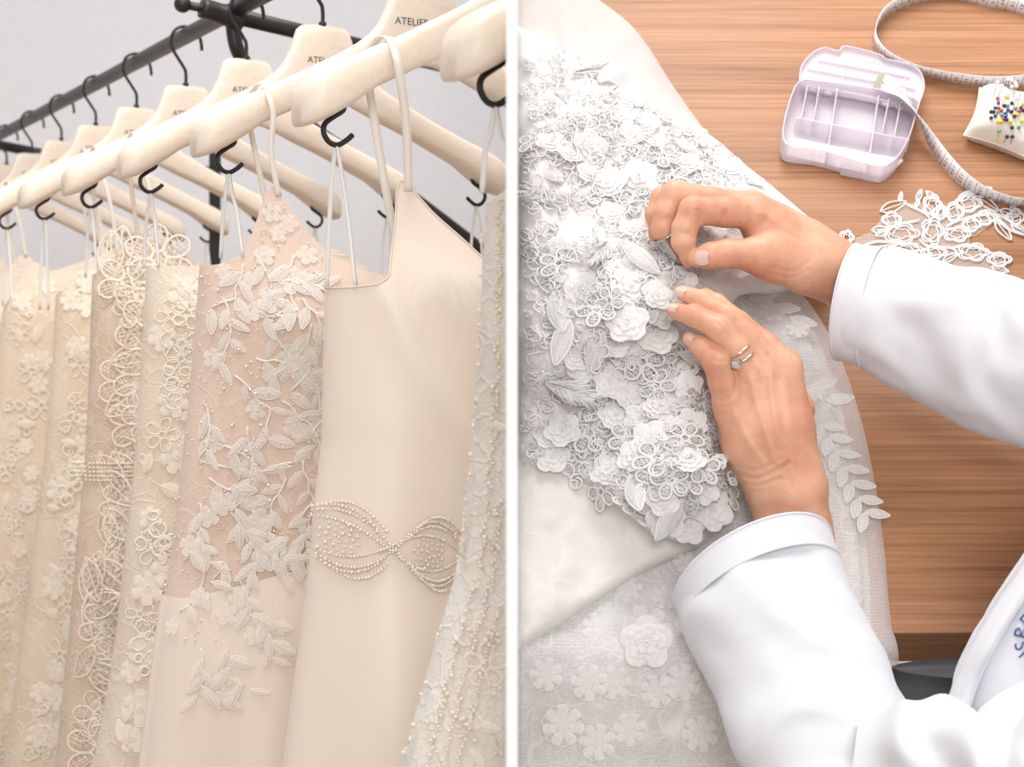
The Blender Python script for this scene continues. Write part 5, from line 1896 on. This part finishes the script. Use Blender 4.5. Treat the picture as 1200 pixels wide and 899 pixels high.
to_st = [((1095, 900), (1420, 1080)), ((1112, 826), (1470, 980)), ((1128, 775), (1500, 910)), ((1160, 716), (1540, 850)), ((1200, 656), (1580, 780)), ((1265, 560), (1600, 690)), ((1340, 500), (1600, 610)), ((1420, 480), (1570, 560))]
tor = part('coat_body', *loft(to_st, [1.10, 1.09, 1.09, 1.09, 1.09, 1.08, 1.07, 1.06], [0.13, 0.135, 0.14, 0.14, 0.14, 0.13, 0.11, 0.06], 72, 0.006, 9.0, None, 7, 2.6), M['coat'], person)
def yoke_sdf(X):
    Y = X.reshape(-1, 3)
    a, b, c = P(1430, 830, 0.93), P(1500, 560, 1.12), P(1330, 1010, 1.10)
    mid = (a + b) / 2
    d = smin(capsule(Y, a, b, 0.072, 0.072), capsule(Y, mid + [0, 0.04, 0], c, 0.105, 0.105), 0.04)
    d = smin(d, capsule(Y, a, P(1230, 900, 0.97), 0.062, 0.055), 0.03)
    d = smin(d, capsule(Y, b, P(1400, 500, 1.15), 0.066, 0.062), 0.03)
    d = -smin(-d, capsule(Y, mid + [0.01, -0.01, 0.04], mid + [0.02, -0.02, 0.26], 0.058, 0.06), 0.008)
    return d.reshape(X.shape[:-1])


yv, yf = surface_nets(yoke_sdf, np.array([0.28, 0.76, 0.82]), np.array([0.80, 1.32, 1.46]), 0.010)
yk = part('coat_yoke', yv, yf.tolist(), M['coat'], person)
yk.modifiers.new('smooth', 'SMOOTH').iterations = 3
# front edge band along the opening
TORV = np.array([v.co[:] for v in tor.data.vertices]) + np.array(rmat(tor).translation)


def tor_y(x, z):
    k_ = np.argsort((TORV[:, 0] / TORV[:, 1] - x) ** 2 + ((TORV[:, 2] - CZ) / TORV[:, 1] - z) ** 2)[:10]
    return np.sort(TORV[k_][:, 1])[:4].mean() - 0.003


fe = catmull(np.array([(1110, 832), (1116, 812), (1131, 772), (1162, 716), (1204, 654), (1262, 566), (1330, 505)], float), 8)
lap = []
for i in range(len(fe)):
    t = fe[min(i + 1, len(fe) - 1)] - fe[max(i - 1, 0)]; t /= np.linalg.norm(t)
    inw = np.array([-t[1], t[0]])
    if inw[0] < 0: inw = -inw
    wf = 26 + 0 * i
    for w_, l_ in ((-3, 0.0), (3, 0.005), (12, 0.006), (wf - 2, 0.006), (wf, 0.001), (wf - 1, -0.01)):
        q = fe[i] + inw * w_
        y = tor_y((max(q[0], fe[i][0] + 3) - 600) / F, -(q[1] - HZ) / F)
        lap.append(P(q[0], q[1], y - l_))
lap = np.array(lap).reshape(len(fe), 6, 3)
for _ in range(3): lap[1:-1] = (lap[:-2] + 2 * lap[1:-1] + lap[2:]) / 4
lo_ = part('front_facing', lap.reshape(-1, 3), grid_faces(len(fe), 6), M['coat'], person)
mm = lo_.modifiers.new('thick', 'SOLIDIFY'); mm.thickness = 0.0015
# embroidered badge
M['blue_thread'] = cloth('blue_thread', srgb(52, 84, 146), 0.6, 0.05, 300, 0.2)
bc = P(1226, 748, 1.0)
bl_ = []
def badge_px(pts):
    o = []
    for a, b in pts:
        y = tor_y((a - 600) / F, -(b - HZ) / F); o.append(P(a, b, y))
    return np.array(o)


for ch, an in (('S', 196), ('B', 168), ('E', 140), ('N', 224), ('R', 252), ('A', 112)):
    v, f = text_mesh(ch, 26.0)
    a = math.radians(an); cx, cy = 1228 + 30 * math.cos(a), 748 - 30 * math.sin(a)
    rot = a - math.pi / 2
    q = [(cx + (x * math.cos(rot) - y * math.sin(rot)), cy - (x * math.sin(rot) + y * math.cos(rot))) for x, y, _ in v]
    o = part('embroidered_letter', badge_px(q), f, M['blue_thread'], tor, smooth=False)
# trousers and shoes
M['trousers'] = cloth('dark_trousers', srgb(70, 70, 74), 0.85, 0.0, 600, 0.2, 0.1, 0.8)
hipc = np.array([0.47, 1.13, 0.926])
tl_ = []
pel = [(hipc + [0, 0.0, 0.145], 0.19, 0.052), (hipc + [0, 0, 0.135], 0.20, 0.06), (hipc, 0.21, 0.065), (hipc + [0, 0, -0.10], 0.20, 0.075)]
vv_ = []
for c, rx, ry in pel:
    for j in range(40):
        a = 2 * math.pi * j / 40
        vv_.append(c + np.array([rx * math.cos(a), ry * math.sin(a), 0]))
tr1 = part('trousers', np.array(vv_), grid_faces(4, 40, True) + [list(range(40))], M['trousers'], person)
for s in (-1, 1):
    c = hipc + [0.10 * s, 0, -0.05]
    foot = np.array([c[0] + 0.02 * s, c[1], 0.06])
    part('trouser_leg', *tube([c, c * 0.5 + foot * 0.5, foot], [0.075, 0.07, 0.06], 24), M['trousers'], tr1)
    sv = []
    for i in range(9):
        t = i / 8; w = 0.045 * (math.sin(math.pi * min(1, 0.12 + 0.8 * t)) ** 0.5); h = 0.085 - 0.045 * sm(np.array(t), 0.3, 0.8)
        for j in range(12):
            a = 2 * math.pi * j / 12
            sv.append(foot * [1, 1, 0] + np.array([w * math.cos(a), -0.08 + 0.25 * t, max(0.002, h * 0.5 + h * 0.5 * math.sin(a))]))
    part('shoe', np.array(sv), grid_faces(9, 12, True) + [list(range(12)), [96 + j for j in range(12)]], simple('dark_shoe', srgb(48, 44, 44), 0.5), person)
# hair
hc_ = (P(1430, 830, 0.93) + P(1500, 560, 1.12)) / 2 + np.array([0.02, -0.02, 0.26])
hv = []; hn = 28
for i in range(15):
    th_ = math.pi * 0.68 * i / 14
    for j in range(hn):
        a = 2 * math.pi * j / hn
        r_ = 1.0 + 0.02 * math.sin(14 * a)
        x, y = math.sin(th_) * math.cos(a), math.sin(th_) * math.sin(a)
        front_ = max(0.0, y) * (th_ > 1.0)
        z = math.cos(th_) + 0.75 * front_
        loc = np.array([x * 0.084, y * 0.100, z * 0.125 + 0.025]) * r_
        hv.append(hc_ + np.array([0.8 * loc[0] - 0.6 * loc[1], 0.6 * loc[0] + 0.8 * loc[1], loc[2]]))
part('hair', np.array(hv), grid_faces(15, hn, True), simple('brown_hair', srgb(88, 62, 46), 0.5), person)

# ---- rings, thimble and needle
M['gold'] = simple('rose_gold', srgb(232, 196, 168), 0.18, Metallic=0.95)
M['silver'] = simple('silver', srgb(205, 203, 200), 0.2, Metallic=0.95)
M['diamond'] = simple('diamond', (0.95, 0.95, 0.97, 1), 0.03, Transmission_Weight=0.5, IOR=2.2)


def ring_at(a, b, t, rad, name, label, width, mat):
    c = a * (1 - t) + b * t; ax = (b - a) / np.linalg.norm(b - a)
    r = root(name, c, label, 'ring', rot=Vector(ax).to_track_quat('Z', 'Y').to_matrix())
    prof_ = [(rad, -width / 2), (rad + 0.0009, -width / 2), (rad + 0.0013, 0), (rad + 0.0009, width / 2), (rad, width / 2)]
    v = []; n = 40
    for j in range(n):
        g = 2 * math.pi * j / n
        for q, z in prof_: v.append((q * math.cos(g), q * math.sin(g), z))
    me = mesh_data('band', v, grid_faces(n, 5, True, True), mat)
    put('band', me, r).matrix_basis = Matrix.Identity(4)
    return r, c, ax


rf = lo_f[1]
a_, b2_ = rf[0][0], rf[1][0]
rad_ = rf[1][1] * 1.04
r1, c1, ax1 = ring_at(a_, b2_, 0.92, rad_, 'ring', 'plain rose-gold ring above the diamond ring', 0.0028, M['gold'])
r2, c2, ax2 = ring_at(a_, b2_, 0.66, rad_ * 1.05, 'diamond_ring', 'silver ring with a square clear stone on the lower hand', 0.0022, M['silver'])
tow = CAM - c2; tow = tow - ax2 * (tow @ ax2); tow /= np.linalg.norm(tow)
lf = np.cross(ax2, tow); lf = lf if lf[0] < 0 else -lf
dirs = tow * 0.86 + lf * 0.5; dirs /= np.linalg.norm(dirs)
stn = c2 + dirs * (rad_ * 1.05 + 0.0022)
v, f = box((-0.0031, -0.0031, -0.0026), (0.0031, 0.0031, 0.0012))
v = np.array([np.array(frame(stn, dirs) @ Vector(p)) for p in v])
st_o = part('stone', v, f, M['diamond'], r2, smooth=False)
bb = st_o.modifiers.new('facet', 'BEVEL'); bb.width = 0.0012; bb.segments = 1
pr_ = []
for sx in (-1, 1):
    for sy in (-1, 1):
        m_ = frame(stn, dirs)
        pr_.append(tube([np.array(m_ @ Vector((sx * 0.0037, sy * 0.0037, -0.0034))), np.array(m_ @ Vector((sx * 0.0036, sy * 0.0036, 0.0018)))], 0.0005, 5))
part('setting', *join(pr_), M['silver'], r2)
# thimble on the middle finger of the upper hand
mf = up_f[1]
p0, p1 = mf[4][0] * 0.7 + mf[5][0] * 0.3, mf[6][0] * 1.0
axt = (p1 - p0) / np.linalg.norm(p1 - p0)
th_r = root('thimble', p0, 'silver thimble on the finger behind the pinching index finger', 'thimble', rot=Vector(axt).to_track_quat('Z', 'Y').to_matrix())
Lt = np.linalg.norm(p1 - p0) + 0.006; R0 = mf[4][1] * 1.16
v = []; n = 30
pf = [(R0 * 0.97, 0), (R0, 0), (R0, 0.0012), (R0 * 0.97, 0.0016), (R0 * 0.88, Lt * 0.5), (R0 * 0.74, Lt * 0.85), (R0 * 0.5, Lt), (0.0002, Lt * 1.03)]
for q, z in pf:
    for j in range(n):
        g = 2 * math.pi * j / n; v.append((q * math.cos(g), q * math.sin(g), z))
put('cup', mesh_data('cup', v, grid_faces(len(pf), n, True), M['silver']), th_r).matrix_basis = Matrix.Identity(4)
rm = [(R0 * 1.02 * math.cos(g), R0 * 1.02 * math.sin(g), 0.0006) for g in np.linspace(0, 2 * math.pi, 31)[:-1]]
put('rim', mesh_data('rim', *tube(np.array(rm), 0.0006, 6, True), M['silver']), th_r).matrix_basis = Matrix.Identity(4)
